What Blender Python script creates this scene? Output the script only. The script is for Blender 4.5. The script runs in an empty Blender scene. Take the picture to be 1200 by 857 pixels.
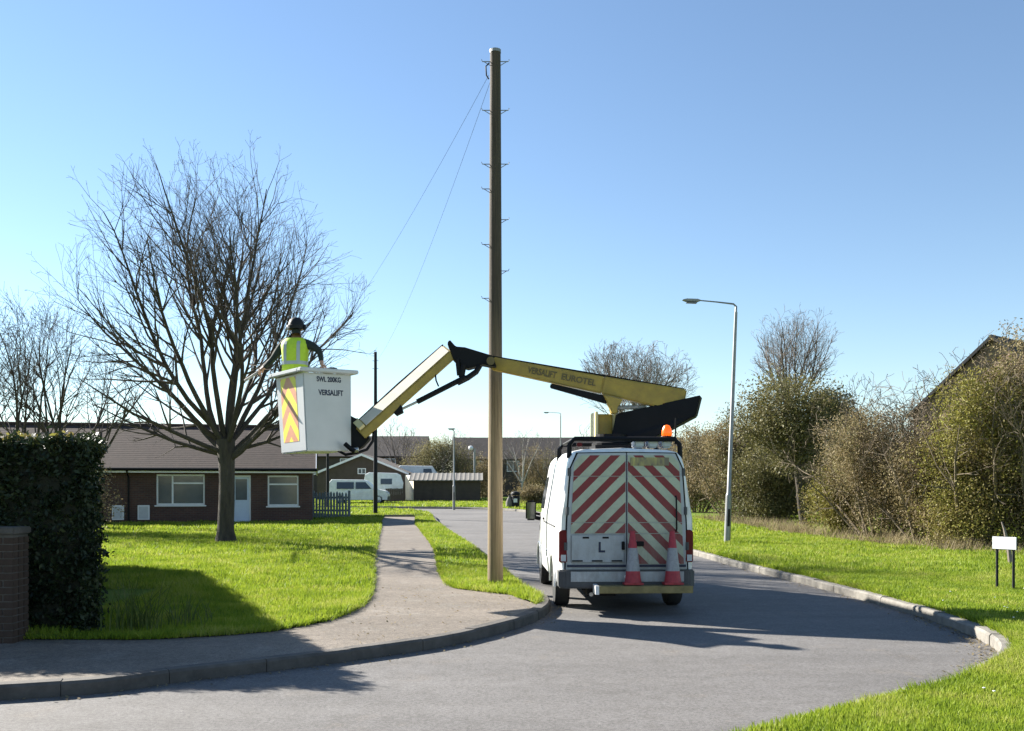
import bpy, bmesh, math, random
import numpy as np
from mathutils import Vector, Matrix, geometry, noise
R = math.radians
rng = np.random.default_rng(7); random.seed(7)
scene = bpy.context.scene
COL = scene.collection

# ------------------------------------------------------------ camera, sky, sun
F_PX, HOR, CAM_H = 1100.0, 574.0, 1.75
cam_d = bpy.data.cameras.new('camera'); cam = bpy.data.objects.new('camera', cam_d); COL.objects.link(cam)
cam.location = (0, 0, CAM_H); cam.rotation_euler = (R(90), 0, 0)
cam_d.sensor_width = 36; cam_d.lens = 36*F_PX/1200; cam_d.shift_y = (HOR-428.5)/1200
cam_d.clip_start = .1; cam_d.clip_end = 6000
scene.camera = cam
SUN_AZ, SUN_EL = 56.5, 29.5            # degrees left of the view axis, above the horizon
sd = Vector((-math.sin(R(SUN_AZ))*math.cos(R(SUN_EL)), math.cos(R(SUN_AZ))*math.cos(R(SUN_EL)), math.sin(R(SUN_EL))))
world = bpy.data.worlds.new('World'); scene.world = world; world.use_nodes = True
wn = world.node_tree; bg = wn.nodes['Background']
sky = wn.nodes.new('ShaderNodeTexSky'); sky.sky_type = 'NISHITA'; sky.sun_disc = False
sky.sun_elevation = R(SUN_EL); sky.sun_rotation = R(-SUN_AZ)
sky.air_density = 1.1; sky.dust_density = 0.0; sky.ozone_density = 2.6; sky.altitude = 300
wn.links.new(sky.outputs[0], bg.inputs[0]); bg.inputs[1].default_value = .056
sl = bpy.data.lights.new('sun', 'SUN'); sl.energy = 5.0; sl.angle = R(.55); sl.color = (1, .95, .86)
so = bpy.data.objects.new('sun', sl); COL.objects.link(so); so.rotation_euler = (-sd).to_track_quat('-Z', 'Y').to_euler()
so.location = (-30, 20, 40)
vs = scene.view_settings; vs.view_transform = 'Standard'; vs.look = 'None'; vs.exposure = 1.75; vs.gamma = 1
scene.render.engine = 'CYCLES'
scene.cycles.max_bounces = 6; scene.cycles.transparent_max_bounces = 8

# ------------------------------------------------------------ helpers
def hgt(y): return 0.0 if y < 22 else .012*(min(y, 90)-22)
def at(px, py, D): return Vector(((px-600)/F_PX*D, D, CAM_H+(HOR-py)/F_PX*D))
KERB = .13
def on_ground(px, D, lift=KERB): return Vector(((px-600)/F_PX*D, D, hgt(D)+lift))

def tag(o, label=None, cat=None, group=None, kind=None):
    if label: o['label'] = label
    if cat: o['category'] = cat
    if group: o['group'] = group
    if kind: o['kind'] = kind
    return o
def empty(name, loc, rz=0, label=None, cat=None, group=None):
    o = bpy.data.objects.new(name, None); COL.objects.link(o)
    o.location = loc; o.rotation_euler = (0, 0, rz); o.empty_display_size = .2
    return tag(o, label, cat, group)
def link_mesh(name, me, m, parent=None):
    o = bpy.data.objects.new(name, me); COL.objects.link(o)
    if m is not None and not me.materials: me.materials.append(m)
    if parent is not None: o.parent = parent
    return o

class MB:
    def __init__(s): s.v = []; s.f = []; s.mi = []; s.cur = 0
    def add(s, vs, fs, M=None):
        n = len(s.v)
        for p in vs:
            p = Vector(p); s.v.append(tuple(M @ p if M is not None else p))
        for f in fs: s.f.append([n+i for i in f]); s.mi.append(s.cur)
        return s
    def box(s, c, size, rot=None):
        x, y, z = [k/2 for k in size]
        vs = [(-x,-y,-z),(x,-y,-z),(x,y,-z),(-x,y,-z),(-x,-y,z),(x,-y,z),(x,y,z),(-x,y,z)]
        M = Matrix.Translation(Vector(c)) @ (rot.to_4x4() if rot is not None else Matrix.Identity(4))
        return s.add(vs, [(3,2,1,0),(4,5,6,7),(0,1,5,4),(1,2,6,5),(2,3,7,6),(3,0,4,7)], M)
    def bb(s, x0, x1, y0, y1, z0, z1): return s.box(((x0+x1)/2,(y0+y1)/2,(z0+z1)/2), (abs(x1-x0),abs(y1-y0),abs(z1-z0)))
    def tube(s, pts, rads, k=8, caps=True):
        pts = [Vector(p) for p in pts]
        if not isinstance(rads, (list, tuple)): rads = [rads]*len(pts)
        n0 = len(s.v); prev = None
        for i, p in enumerate(pts):
            t = (pts[min(i+1, len(pts)-1)]-pts[max(i-1, 0)])
            t = t.normalized() if t.length > 1e-9 else Vector((0,0,1))
            if prev is None: u = t.cross(Vector((0,0,1)) if abs(t.z) < .9 else Vector((1,0,0)))
            else: u = prev-t*prev.dot(t)
            if u.length < 1e-6: u = t.orthogonal()
            u.normalize(); w = t.cross(u); prev = u
            for j in range(k):
                a = 2*math.pi*j/k; q = p+(u*math.cos(a)+w*math.sin(a))*rads[i]; s.v.append((q.x,q.y,q.z))
        for i in range(len(pts)-1):
            for j in range(k):
                a = n0+i*k+j; b = n0+i*k+(j+1) % k; s.f.append([a, b, b+k, a+k]); s.mi.append(s.cur)
        if caps:
            s.f.append([n0+j for j in range(k)][::-1]); s.mi.append(s.cur)
            s.f.append([n0+(len(pts)-1)*k+j for j in range(k)]); s.mi.append(s.cur)
        return s
    def lathe(s, prof, k=20, M=None):
        n0 = len(s.v)
        for r, z in prof:
            for j in range(k):
                a = 2*math.pi*j/k; p = Vector((r*math.cos(a), r*math.sin(a), z)); s.v.append(tuple(M @ p if M is not None else p))
        for i in range(len(prof)-1):
            for j in range(k):
                a = n0+i*k+j; b = n0+i*k+(j+1) % k; s.f.append([a, b, b+k, a+k]); s.mi.append(s.cur)
        s.f.append([n0+j for j in range(k)][::-1]); s.mi.append(s.cur)
        s.f.append([n0+(len(prof)-1)*k+j for j in range(k)]); s.mi.append(s.cur)
        return s
    def prism(s, poly, vec, M=None):
        n = len(poly); vec = Vector(vec)
        vs = [Vector(p) for p in poly]+[Vector(p)+vec for p in poly]
        fs = [list(range(n))[::-1], list(range(n, 2*n))]+[(i, (i+1) % n, n+(i+1) % n, n+i) for i in range(n)]
        return s.add(vs, fs, M)
    def beam(s, a, b, w0, h0, w1=None, h1=None, up=(0,0,1)):
        a = Vector(a); b = Vector(b); w1 = w1 or w0; h1 = h1 or h0
        t = (b-a).normalized(); sd_ = t.cross(Vector(up)).normalized(); u = sd_.cross(t)
        vs = []
        for p, w, h in ((a, w0, h0), (b, w1, h1)):
            for sx, sz in ((-1,-1),(1,-1),(1,1),(-1,1)): vs.append(p+sd_*w/2*sx+u*h/2*sz)
        return s.add(vs, [(3,2,1,0),(4,5,6,7),(0,1,5,4),(1,2,6,5),(2,3,7,6),(3,0,4,7)])
    def mesh(s, name, smooth=False, bevel=0, fix=True):
        me = bpy.data.meshes.new(name); me.from_pydata(s.v, [], s.f); 
        if any(s.mi): me.polygons.foreach_set('material_index', s.mi)
        if fix or bevel:
            bm = bmesh.new(); bm.from_mesh(me)
            if fix: bmesh.ops.recalc_face_normals(bm, faces=bm.faces)
            if bevel:
                es = [e for e in bm.edges if len(e.link_faces) == 2 and e.calc_face_angle(0) > .5]
                bmesh.ops.bevel(bm, geom=es, offset=bevel, segments=2, affect='EDGES', clamp_overlap=True)
            bm.to_mesh(me); bm.free()
        if smooth: me.shade_auto_smooth(R(40)) if hasattr(me, 'shade_auto_smooth') else me.polygons.foreach_set('use_smooth', [True]*len(me.polygons))
        me.update(); return me
    def build(s, name, m, parent=None, smooth=False, bevel=0, fix=True):
        me = s.mesh(name, False, bevel, fix)
        if smooth:
            me.polygons.foreach_set('use_smooth', [True]*len(me.polygons))
            try: me.set_sharp_from_angle(angle=R(38))
            except Exception: pass
        return link_mesh(name, me, m, parent)

def soup(name, verts, nper, m, parent=None):
    """verts (N, nper, 3): N loose tris or quads"""
    verts = np.asarray(verts, dtype=np.float32); N = verts.shape[0]
    me = bpy.data.meshes.new(name)
    me.vertices.add(N*nper); me.vertices.foreach_set('co', verts.reshape(-1))
    me.loops.add(N*nper); me.loops.foreach_set('vertex_index', np.arange(N*nper, dtype=np.int32))
    me.polygons.add(N); me.polygons.foreach_set('loop_start', np.arange(N, dtype=np.int32)*nper)
    me.update(calc_edges=True)
    return link_mesh(name, me, m, parent)

# ------------------------------------------------------------ materials
def nodes_of(name):
    m = bpy.data.materials.new(name); m.use_nodes = True
    nt = m.node_tree; return m, nt, nt.nodes['Principled BSDF'], nt.nodes['Material Output']
def mix_rgb(nt, fac, a, b, blend='MIX'):
    n = nt.nodes.new('ShaderNodeMix'); n.data_type = 'RGBA'; n.blend_type = blend
    for sock, val in ((n.inputs[0], fac), (n.inputs[6], a), (n.inputs[7], b)):
        if isinstance(val, bpy.types.NodeSocket): nt.links.new(val, sock)
        else: sock.default_value = val if not isinstance(val, tuple) else (*val[:3], 1)
    return n.outputs[2]
def noise_fac(nt, scale, detail=4, rough=.6, lo=.35, hi=.65, coord='Object', stretch=None):
    tc = nt.nodes.new('ShaderNodeTexCoord'); n = nt.nodes.new('ShaderNodeTexNoise')
    n.inputs['Scale'].default_value = scale; n.inputs['Detail'].default_value = detail; n.inputs['Roughness'].default_value = rough
    src = tc.outputs[coord]
    if stretch:
        mp = nt.nodes.new('ShaderNodeMapping'); mp.inputs['Scale'].default_value = stretch; nt.links.new(src, mp.inputs[0]); src = mp.outputs[0]
    nt.links.new(src, n.inputs['Vector'])
    mr = nt.nodes.new('ShaderNodeMapRange'); mr.inputs[1].default_value = lo; mr.inputs[2].default_value = hi
    nt.links.new(n.outputs[0], mr.inputs[0]); return mr.outputs[0], n.outputs[0]
def bump(nt, bsdf, h, strength, dist):
    b = nt.nodes.new('ShaderNodeBump'); b.inputs['Strength'].default_value = strength; b.inputs['Distance'].default_value = dist
    nt.links.new(h, b.inputs['Height']); nt.links.new(b.outputs[0], bsdf.inputs['Normal'])
def pm(name, col, rough=.6, metal=0, var=.18, scale=6, col2=None, bmp=0, bscale=40, bdist=.01, coat=0, stretch=None, spec=None):
    m, nt, b, _ = nodes_of(name)
    c2 = col2 or tuple(c*(1-var) for c in col)
    f, _r = noise_fac(nt, scale, 6, .65, .3, .7, stretch=stretch)
    nt.links.new(mix_rgb(nt, f, tuple(min(1, c*(1+var*.5)) for c in col), c2), b.inputs['Base Color'])
    b.inputs['Roughness'].default_value = rough; b.inputs['Metallic'].default_value = metal
    b.inputs['Coat Weight'].default_value = coat
    if spec is not None: b.inputs['Specular IOR Level'].default_value = spec
    if bmp:
        _f, raw = noise_fac(nt, bscale, 5, .7); bump(nt, b, raw, bmp, bdist)
    return m
def leaf_mat(name, cols, transl=.35, rough=.55, clump=1.2, lo=.35, hi=.65):
    m, nt, b, out = nodes_of(name)
    g = nt.nodes.new('ShaderNodeNewGeometry'); ra = nt.nodes.new('ShaderNodeValToRGB')
    el = ra.color_ramp.elements; el[0].color = (*cols[0], 1); el[1].color = (*cols[-1], 1)
    for i, c in enumerate(cols[1:-1]):
        e = el.new((i+1)/(len(cols)-1)); e.color = (*c, 1)
    f, _ = noise_fac(nt, clump, 3, .6, lo, hi)
    ad = nt.nodes.new('ShaderNodeMath'); ad.operation = 'MULTIPLY_ADD'; ad.inputs[1].default_value = .5
    hf = nt.nodes.new('ShaderNodeMath'); hf.operation = 'MULTIPLY'; hf.inputs[1].default_value = .5
    nt.links.new(g.outputs['Random Per Island'], ad.inputs[0]); nt.links.new(f, hf.inputs[0]); nt.links.new(hf.outputs[0], ad.inputs[2])
    nt.links.new(ad.outputs[0], ra.inputs[0]); nt.links.new(ra.outputs[0], b.inputs['Base Color'])
    b.inputs['Roughness'].default_value = rough; b.inputs['Specular IOR Level'].default_value = .3
    t = nt.nodes.new('ShaderNodeBsdfTranslucent'); nt.links.new(ra.outputs[0], t.inputs[0])
    mx = nt.nodes.new('ShaderNodeMixShader'); mx.inputs[0].default_value = transl
    nt.links.new(b.outputs[0], mx.inputs[1]); nt.links.new(t.outputs[0], mx.inputs[2]); nt.links.new(mx.outputs[0], out.inputs[0])
    return m
def brick_mat(name, c1, c2, mortar, scale=1.0, bw=.215, bh=.065):
    m, nt, b, _ = nodes_of(name)
    tc = nt.nodes.new('ShaderNodeTexCoord'); br = nt.nodes.new('ShaderNodeTexBrick')
    sep = nt.nodes.new('ShaderNodeSeparateXYZ'); cmb = nt.nodes.new('ShaderNodeCombineXYZ'); ad = nt.nodes.new('ShaderNodeMath')
    nt.links.new(tc.outputs['Object'], sep.inputs[0]); nt.links.new(sep.outputs[0], ad.inputs[0]); nt.links.new(sep.outputs[1], ad.inputs[1])
    nt.links.new(ad.outputs[0], cmb.inputs[0]); nt.links.new(sep.outputs[2], cmb.inputs[1]); nt.links.new(cmb.outputs[0], br.inputs[0])
    br.inputs['Scale'].default_value = scale; br.inputs['Brick Width'].default_value = bw+.01; br.inputs['Row Height'].default_value = bh+.01
    br.inputs['Mortar Size'].default_value = .008
    br.inputs['Color1'].default_value = (*c1, 1); br.inputs['Color2'].default_value = (*c2, 1); br.inputs['Mortar'].default_value = (*mortar, 1)
    f, _ = noise_fac(nt, 1.3, 5, .6, .3, .7)
    nt.links.new(mix_rgb(nt, f, br.outputs[0], mix_rgb(nt, 1.0, br.outputs[0], (.72,.72,.74), 'MULTIPLY')), b.inputs['Base Color'])
    b.inputs['Roughness'].default_value = .9
    bump(nt, b, br.outputs['Fac'], -.4, .008)
    return m

M = {}
# asphalt: aggregate speckle, worn and patched tones, brown grit
def asphalt(name, base, alt, grit, gf, speck=.35):
    m, nt, b, _ = nodes_of(name)
    f1, _ = noise_fac(nt, .35, 5, .6, .35, .65)
    f2, r2 = noise_fac(nt, 150, 3, .8, .4, .6)
    f3, _ = noise_fac(nt, 1.4, 6, .7, gf, gf+.18)
    f5, _ = noise_fac(nt, 30, 5, .85, .38, .62)
    c = mix_rgb(nt, f1, base, alt); c = mix_rgb(nt, f3, c, grit)
    sp = mix_rgb(nt, f2, (1-speck,)*3, (1+speck,)*3)
    c = mix_rgb(nt, 1.0, c, sp, 'MULTIPLY')
    c = mix_rgb(nt, 1.0, c, mix_rgb(nt, f5, (.66,)*3, (1.32,)*3), 'MULTIPLY')
    f6, _ = noise_fac(nt, 5, 6, .75, .3, .7); c = mix_rgb(nt, 1.0, c, mix_rgb(nt, f6, (.80,.79,.77), (1.16,1.16,1.17)), 'MULTIPLY')
    f7, _ = noise_fac(nt, .9, 3, .5, .42, .58, stretch=(.25,1.4,1)); c = mix_rgb(nt, 1.0, c, mix_rgb(nt, f7, (.93,)*3, (1.05,)*3), 'MULTIPLY')
    nt.links.new(c, b.inputs['Base Color']); b.inputs['Roughness'].default_value = .82
    b.inputs['Specular IOR Level'].default_value = .35
    bump(nt, b, r2, .5, .006); return m
M['road'] = asphalt('road_asphalt', (.150,.142,.136), (.126,.119,.113), (.17,.15,.13), .58)
M['path'] = asphalt('path_asphalt', (.175,.148,.120), (.138,.115,.092), (.19,.17,.145), .52)
def grass_ground():
    m, nt, b, _ = nodes_of('grass_soil')
    f1, _ = noise_fac(nt, .6, 6, .65, .35, .65); f2, r2 = noise_fac(nt, 14, 6, .75, .3, .7); f3, _ = noise_fac(nt, 2.2, 6, .7, .56, .72)
    c = mix_rgb(nt, f1, (.115,.19,.016), (.165,.235,.022)); c = mix_rgb(nt, f2, mix_rgb(nt, .5, c, (.05,.10,.012)), c)
    c = mix_rgb(nt, f3, c, (.19,.20,.05))
    nt.links.new(c, b.inputs['Base Color']); b.inputs['Roughness'].default_value = .9; b.inputs['Specular IOR Level'].default_value = .15
    bump(nt, b, r2, 1.0, .05); return m
M['grass'] = grass_ground()
M['blade'] = leaf_mat('grass_blades', [(.10,.16,.014), (.20,.28,.02), (.28,.34,.034), (.38,.37,.11)], .45, .6, 1.5, .38, .62)
M['soil'] = pm('soil', (.09,.065,.04), .95, var=.4)
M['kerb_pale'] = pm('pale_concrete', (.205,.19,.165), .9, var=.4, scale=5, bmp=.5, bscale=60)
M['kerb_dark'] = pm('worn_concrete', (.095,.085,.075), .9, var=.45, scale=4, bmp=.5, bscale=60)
M['bark'] = pm('bark', (.068,.055,.042), .95, var=.5, scale=7, bmp=1, bscale=26, bdist=.03, stretch=(1,1,.25))
M['twig'] = pm('twigs', (.085,.066,.055), .9, var=.35, scale=2)
M['twig_pale'] = pm('pale_twigs', (.20,.165,.14), .9, var=.3, scale=2)
M['twig_brown'] = pm('brown_twigs', (.155,.12,.08), .9, var=.35, scale=1.5)
M['birch'] = pm('birch_bark', (.5,.47,.42), .8, var=.6, scale=6)
M['white'] = pm('white_paint', (.78,.78,.77), .35, col2=(.66,.655,.64), scale=3.5, coat=.3)
M['white_dirty'] = pm('grubby_white_paint', (.50,.52,.54), .45, var=.14, scale=5)
M['black'] = pm('black_plastic', (.007,.007,.009), .6, var=.3, spec=.2)
M['step_yellow'] = pm('worn_yellow_step', (.22,.175,.07), .7, var=.4, scale=8)
M['grey_plastic'] = pm('grey_plastic', (.06,.062,.067), .6, var=.25)
M['rubber'] = pm('tyre_rubber', (.02,.02,.02), .85, var=.3)
M['steel'] = pm('steel', (.45,.45,.46), .35, .9, var=.2)
M['galv'] = pm('galvanised_steel', (.27,.275,.275), .5, .5, var=.25, scale=3)
M['yellow'] = pm('yellow_paint', (.37,.255,.04), .5, col2=(.27,.185,.04), scale=7)
M['yellow_pale'] = pm('pale_yellow_paint', (.62,.55,.30), .45, var=.12, scale=5)  # paler yellow for the cheek plates and boom clamp
M['grp'] = pm('white_fibreglass', (.52,.525,.53), .4, var=.06, scale=3, bmp=.08, bscale=120, bdist=.002)
M['red_lamp'] = pm('red_lens', (.13,.004,.010), .35, var=.2, spec=.2)
M['amber'] = pm('amber_lens', (.75,.12,.01), .25, var=.1)
M['amber'].node_tree.nodes['Principled BSDF'].inputs['Emission Color'].default_value = (1,.13,.005,1)
M['amber'].node_tree.nodes['Principled BSDF'].inputs['Emission Strength'].default_value = .3
M['glass'] = pm('dark_glass', (.03,.035,.04), .06, var=.1, spec=.8)
M['cone_red'] = pm('cone_orange', (.36,.03,.04), .6, var=.35, scale=14)
M['cone_white'] = pm('cone_sleeve', (.29,.29,.30), .5, var=.3, scale=16)
M['plank'] = pm('weathered_pole_wood', (.15,.11,.068), .85, var=.55, scale=5, bmp=.7, bscale=22, bdist=.012, stretch=(3,3,.12))
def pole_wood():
    m, nt, b, _ = nodes_of('graded_pole_wood'); tc = nt.nodes.new('ShaderNodeTexCoord'); sp = nt.nodes.new('ShaderNodeSeparateXYZ'); nt.links.new(tc.outputs['Object'], sp.inputs[0])
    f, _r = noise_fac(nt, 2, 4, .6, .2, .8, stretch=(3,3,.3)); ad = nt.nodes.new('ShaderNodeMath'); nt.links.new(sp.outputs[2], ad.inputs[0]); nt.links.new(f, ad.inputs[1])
    mr = nt.nodes.new('ShaderNodeMapRange'); mr.inputs[1].default_value = 2.8; mr.inputs[2].default_value = 5.2; nt.links.new(ad.outputs[0], mr.inputs[0])  # tan low on the shaft, blending to dark brown higher up
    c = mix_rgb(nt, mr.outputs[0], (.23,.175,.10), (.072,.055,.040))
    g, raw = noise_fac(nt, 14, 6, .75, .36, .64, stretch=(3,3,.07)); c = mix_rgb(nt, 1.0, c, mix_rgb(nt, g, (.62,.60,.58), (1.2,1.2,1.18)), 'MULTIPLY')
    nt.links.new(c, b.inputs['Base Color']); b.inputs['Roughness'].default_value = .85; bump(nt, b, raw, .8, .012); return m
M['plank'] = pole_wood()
M['letter'] = pm('dark_lettering', (.015,.02,.05), .6, var=.1)
M['letter_faded'] = pm('faded_lettering', (.13,.10,.04), .6, var=.3)
M['brick'] = brick_mat('brown_brick', (.105,.05,.037), (.075,.036,.03), (.10,.085,.075))
M['brick_pale'] = brick_mat('buff_brick', (.25,.16,.10), (.20,.125,.08), (.25,.22,.19))
M['rooftile'] = pm('brown_roof_tile', (.048,.030,.024), .95, var=.45, scale=5, bmp=.3, bscale=30)
M['rooftile_dark'] = pm('dark_roof_tile', (.045,.037,.035), .9, var=.3, scale=2)
M['upvc'] = pm('white_upvc', (.72,.73,.75), .4, var=.05)
M['door_blue'] = pm('pale_blue_door', (.50,.58,.70), .45, var=.06)
M['pane'] = pm('window_pane', (.10,.115,.13), .12, var=.2, scale=2, spec=.7)
M['curtain'] = pm('net_curtain', (.42,.43,.42), .9, var=.25, scale=9, stretch=(6,1,.2))
M['fence'] = pm('grey_green_fence', (.16,.20,.215), .85, var=.3, scale=5)
M['cement'] = pm('cement_sheet', (.165,.155,.14), .9, var=.25, scale=4)
M['render_dark'] = pm('dark_brown_wall', (.075,.058,.046), .9, var=.25, scale=2)
M['cream'] = pm('cream_wall', (.62,.57,.47), .8, var=.12)
M['iron'] = pm('dark_painted_metal', (.013,.014,.016), .6, var=.3, spec=.25)
M['skin'] = pm('skin', (.42,.25,.18), .55, var=.1)
M['jacket'] = pm('dark_jacket', (.022,.032,.026), .85, var=.3, scale=14)
M['vest'] = pm('hi_vis_yellow', (.50,.68,.03), .6, var=.12, scale=18)
M['reflect'] = pm('reflective_tape', (.38,.42,.42), .35, var=.1)
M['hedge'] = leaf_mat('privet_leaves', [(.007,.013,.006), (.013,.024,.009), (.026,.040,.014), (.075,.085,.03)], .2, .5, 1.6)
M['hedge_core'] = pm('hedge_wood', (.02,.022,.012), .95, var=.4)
M['olive'] = leaf_mat('olive_leaves', [(.065,.062,.025), (.11,.105,.04), (.16,.145,.055), (.21,.175,.08)], .3, .6, .7)
M['ivy'] = leaf_mat('yellow_green_leaves', [(.15,.115,.05), (.19,.16,.05), (.24,.225,.05), (.29,.30,.05)], .35, .6, .55)
M['brownleaf'] = leaf_mat('brown_leaves', [(.12,.092,.048), (.20,.155,.08), (.26,.21,.11), (.24,.225,.09)], .3, .7, .6)
M['yellowbush'] = leaf_mat('pale_spring_leaves', [(.14,.12,.06), (.20,.18,.08), (.27,.25,.12)], .35, .7, .6)
M['conifer'] = leaf_mat('dark_evergreen', [(.015,.028,.022), (.03,.045,.03), (.05,.065,.04)], .1, .6, .8)
M['weed'] = leaf_mat('long_weeds', [(.05,.09,.02), (.10,.14,.03), (.17,.18,.06)], .4, .6, 2)
M['dry'] = leaf_mat('dry_grass', [(.16,.12,.07), (.26,.21,.12), (.36,.30,.18)], .4, .8, 1.0)

def grime(nt, c, b, z0=.45, z1=1.7):
    tc = nt.nodes.new('ShaderNodeTexCoord'); sp = nt.nodes.new('ShaderNodeSeparateXYZ'); nt.links.new(tc.outputs['Object'], sp.inputs[0])
    mr = nt.nodes.new('ShaderNodeMapRange'); mr.inputs[1].default_value = z0; mr.inputs[2].default_value = z1; mr.inputs[3].default_value = .6; mr.inputs[4].default_value = .05
    nt.links.new(sp.outputs[2], mr.inputs[0]); f, _ = noise_fac(nt, 6, 7, .75, .3, .62, stretch=(1.6,1,.7))
    mu = nt.nodes.new('ShaderNodeMath'); mu.operation = 'MULTIPLY'; nt.links.new(f, mu.inputs[0]); nt.links.new(mr.outputs[0], mu.inputs[1])
    nt.links.new(mix_rgb(nt, mu.outputs[0], c, (.17,.155,.135)), b.inputs['Base Color'])
def grimy(name, col, rough=.45):
    m, nt, b, _ = nodes_of(name); f, _r = noise_fac(nt, 3, 4, .6)
    grime(nt, mix_rgb(nt, f, col, tuple(k*.9 for k in col)), b); b.inputs['Roughness'].default_value = rough; return m
def chevron(name, white, red, per, phase, sgn=1):
    m, nt, b, _ = nodes_of(name)
    tc = nt.nodes.new('ShaderNodeTexCoord'); sp = nt.nodes.new('ShaderNodeSeparateXYZ'); nt.links.new(tc.outputs['Object'], sp.inputs[0])
    def mth(op, a, bb=None):
        n = nt.nodes.new('ShaderNodeMath'); n.operation = op
        for i, v in enumerate((a, bb)):
            if v is None: continue
            if isinstance(v, bpy.types.NodeSocket): nt.links.new(v, n.inputs[i])
            else: n.inputs[i].default_value = v
        return n.outputs[0]
    v = mth('ADD', sp.outputs[2], mth('MULTIPLY', mth('ABSOLUTE', sp.outputs[0]), sgn))
    q = mth('FRACT', mth('DIVIDE', mth('SUBTRACT', phase, v), per))
    k = mth('LESS_THAN', q, .47)
    f, _ = noise_fac(nt, 9, 5, .7, .3, .75)
    c = mix_rgb(nt, k, white, red); c = mix_rgb(nt, 1.0, c, mix_rgb(nt, f, (1.05,)*3, (.78,.79,.8)), 'MULTIPLY')
    grime(nt, c, b); b.inputs['Roughness'].default_value = .45
    return m
M['van_rear'] = grimy('road_grimed_white_paint', (.44,.47,.50))
M['chev'] = chevron('red_white_chevrons', (.46,.50,.38), (.21,.007,.018), .29, 2.173)
M['bucket_chev'] = chevron('orange_yellow_chevrons', (.86,.78,.05), (.72,.36,.22), .42, 3.0, 1.55)

# ------------------------------------------------------------ ground, road, footpath, verges
def smooth_line(pts, step=.3):
    pts = [Vector((p[0], p[1])) for p in pts]; out = []
    for i in range(len(pts)-1):
        p0 = pts[max(i-1, 0)]; p1 = pts[i]; p2 = pts[i+1]; p3 = pts[min(i+2, len(pts)-1)]
        n = max(1, min(30, int((p2-p1).length/step)))
        for k in range(n):
            t = k/n
            out.append(.5*((2*p1)+(-p0+p2)*t+(2*p0-5*p1+4*p2-p3)*t*t+(-p0+3*p1-3*p2+p3)*t**3))
    out.append(pts[-1]); return out
def offset(line, d):
    out = []
    for i, p in enumerate(line):
        t = (line[min(i+1, len(line)-1)]-line[max(i-1, 0)]).normalized(); out.append(p+Vector((-t.y, t.x))*d)
    return out
def resample(line, step):
    L = [0]
    for a, b in zip(line, line[1:]): L.append(L[-1]+(b-a).length)
    n = int(L[-1]/step); out = []; j = 0
    for k in range(n+1):
        s = k*step
        while j < len(L)-2 and L[j+1] < s: j += 1
        u = (s-L[j])/max(1e-9, L[j+1]-L[j]); out.append(line[j].lerp(line[j+1], min(1, u)))
    return out
left_line = smooth_line([(-60,.5),(-20,4.9),(-9.5,6.6),(-4.18,7.80),(-3.02,8.52),(-1.78,9.45),(-.86,10.3),(-.40,10.95),(.02,11.7),(.36,12.6),(.55,13.6),(.53,14.6),(.33,15.6),
                         (0,18.2),(-.9,25.5),(-2.2,34),(-3.3,42),(-4.0,48),(-5.3,54),(-7.6,57),(-15,58.8),(-60,60)])
right_line = smooth_line([(-60,-4.5),(-20,.6),(-8,2.6),(-3,4.0),(0,5.3),(1.5,6.28),(2.2,6.85),(3.0,7.55),(3.75,8.15),(4.40,8.85),(4.90,9.45),(5.26,10.2),(5.46,11),(5.57,12),(5.60,13),(5.54,15),(5.42,17),(5.15,20),
                          (4.76,24.7),(3.6,34),(2.3,43),(1.7,50),(.6,56.5),(-2.2,60.8),(-6,62.4),(-15,63.2),(-60,64.5)])
KW = .15
left_back = offset(left_line, KW); right_back = offset(right_line, -KW)
lawn_edge = smooth_line([(-60,4.4),(-20,9.0),(-9.5,10.05),(-4.9,10.2),(-3.9,10.2),(-2.75,10.75),(-2.3,11.6),(-2.12,12.7),(-2.17,14.2),(-2.6,17.5),(-3.1,20.8),(-4.3,30),(-5.66,40.7),(-6.3,46.3)], .5)
verge_path = smooth_line([(-4.75,46.3),(-4.2,40.7),(-3.0,32),(-2.05,25),(-1.5,19.5),(-1.2,16.8),(-.95,15.5),(-.5,15.0),(.0,14.5),(.2,13.8)], .5)

def sheet(name, poly, z, m, cutx=(), cuty=(22, 90), disp=None):
    bm = bmesh.new(); tris = geometry.tessellate_polygon([[Vector((p[0], p[1], 0)) for p in poly]])
    vs = [bm.verts.new((p[0], p[1], 0)) for p in poly]
    for t in tris:
        try: bm.faces.new([vs[i] for i in t])
        except ValueError: pass
    for c, n in [((x,0,0),(1,0,0)) for x in cutx]+[((0,y,0),(0,1,0)) for y in cuty]:
        bmesh.ops.bisect_plane(bm, geom=bm.verts[:]+bm.edges[:]+bm.faces[:], plane_co=c, plane_no=n, dist=1e-5)
    for v in bm.verts:
        v.co.z = hgt(v.co.y)+z+(0 if disp is None or v.is_boundary else disp(v.co.x, v.co.y))
    bmesh.ops.recalc_face_normals(bm, faces=bm.faces)
    if sum(f.normal.z for f in bm.faces) < 0: bmesh.ops.reverse_faces(bm, faces=bm.faces)
    me = bpy.data.meshes.new(name); bm.to_mesh(me); bm.free()
    if disp is not None: me.polygons.foreach_set('use_smooth', [True]*len(me.polygons))
    return link_mesh(name, me, m)
tag(sheet('ground', [(-3000,-200),(3000,-200),(3000,4000),(-3000,4000)], -.09, M['soil']), 'flat earth under the whole place', 'ground', kind='structure')
tag(sheet('road', left_line+right_line[::-1], 0, M['road']), 'grey asphalt road bending left round the corner', 'road', kind='structure')
i_c = min(range(len(left_back)), key=lambda i: (left_back[i]-Vector((.40,13.3))).length)
i_p = min(range(len(left_back)), key=lambda i: (left_back[i]-Vector((-3.9,46.3))).length)
foot_poly = left_back[:i_c+1]+verge_path[::-1]+lawn_edge[::-1]
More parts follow.
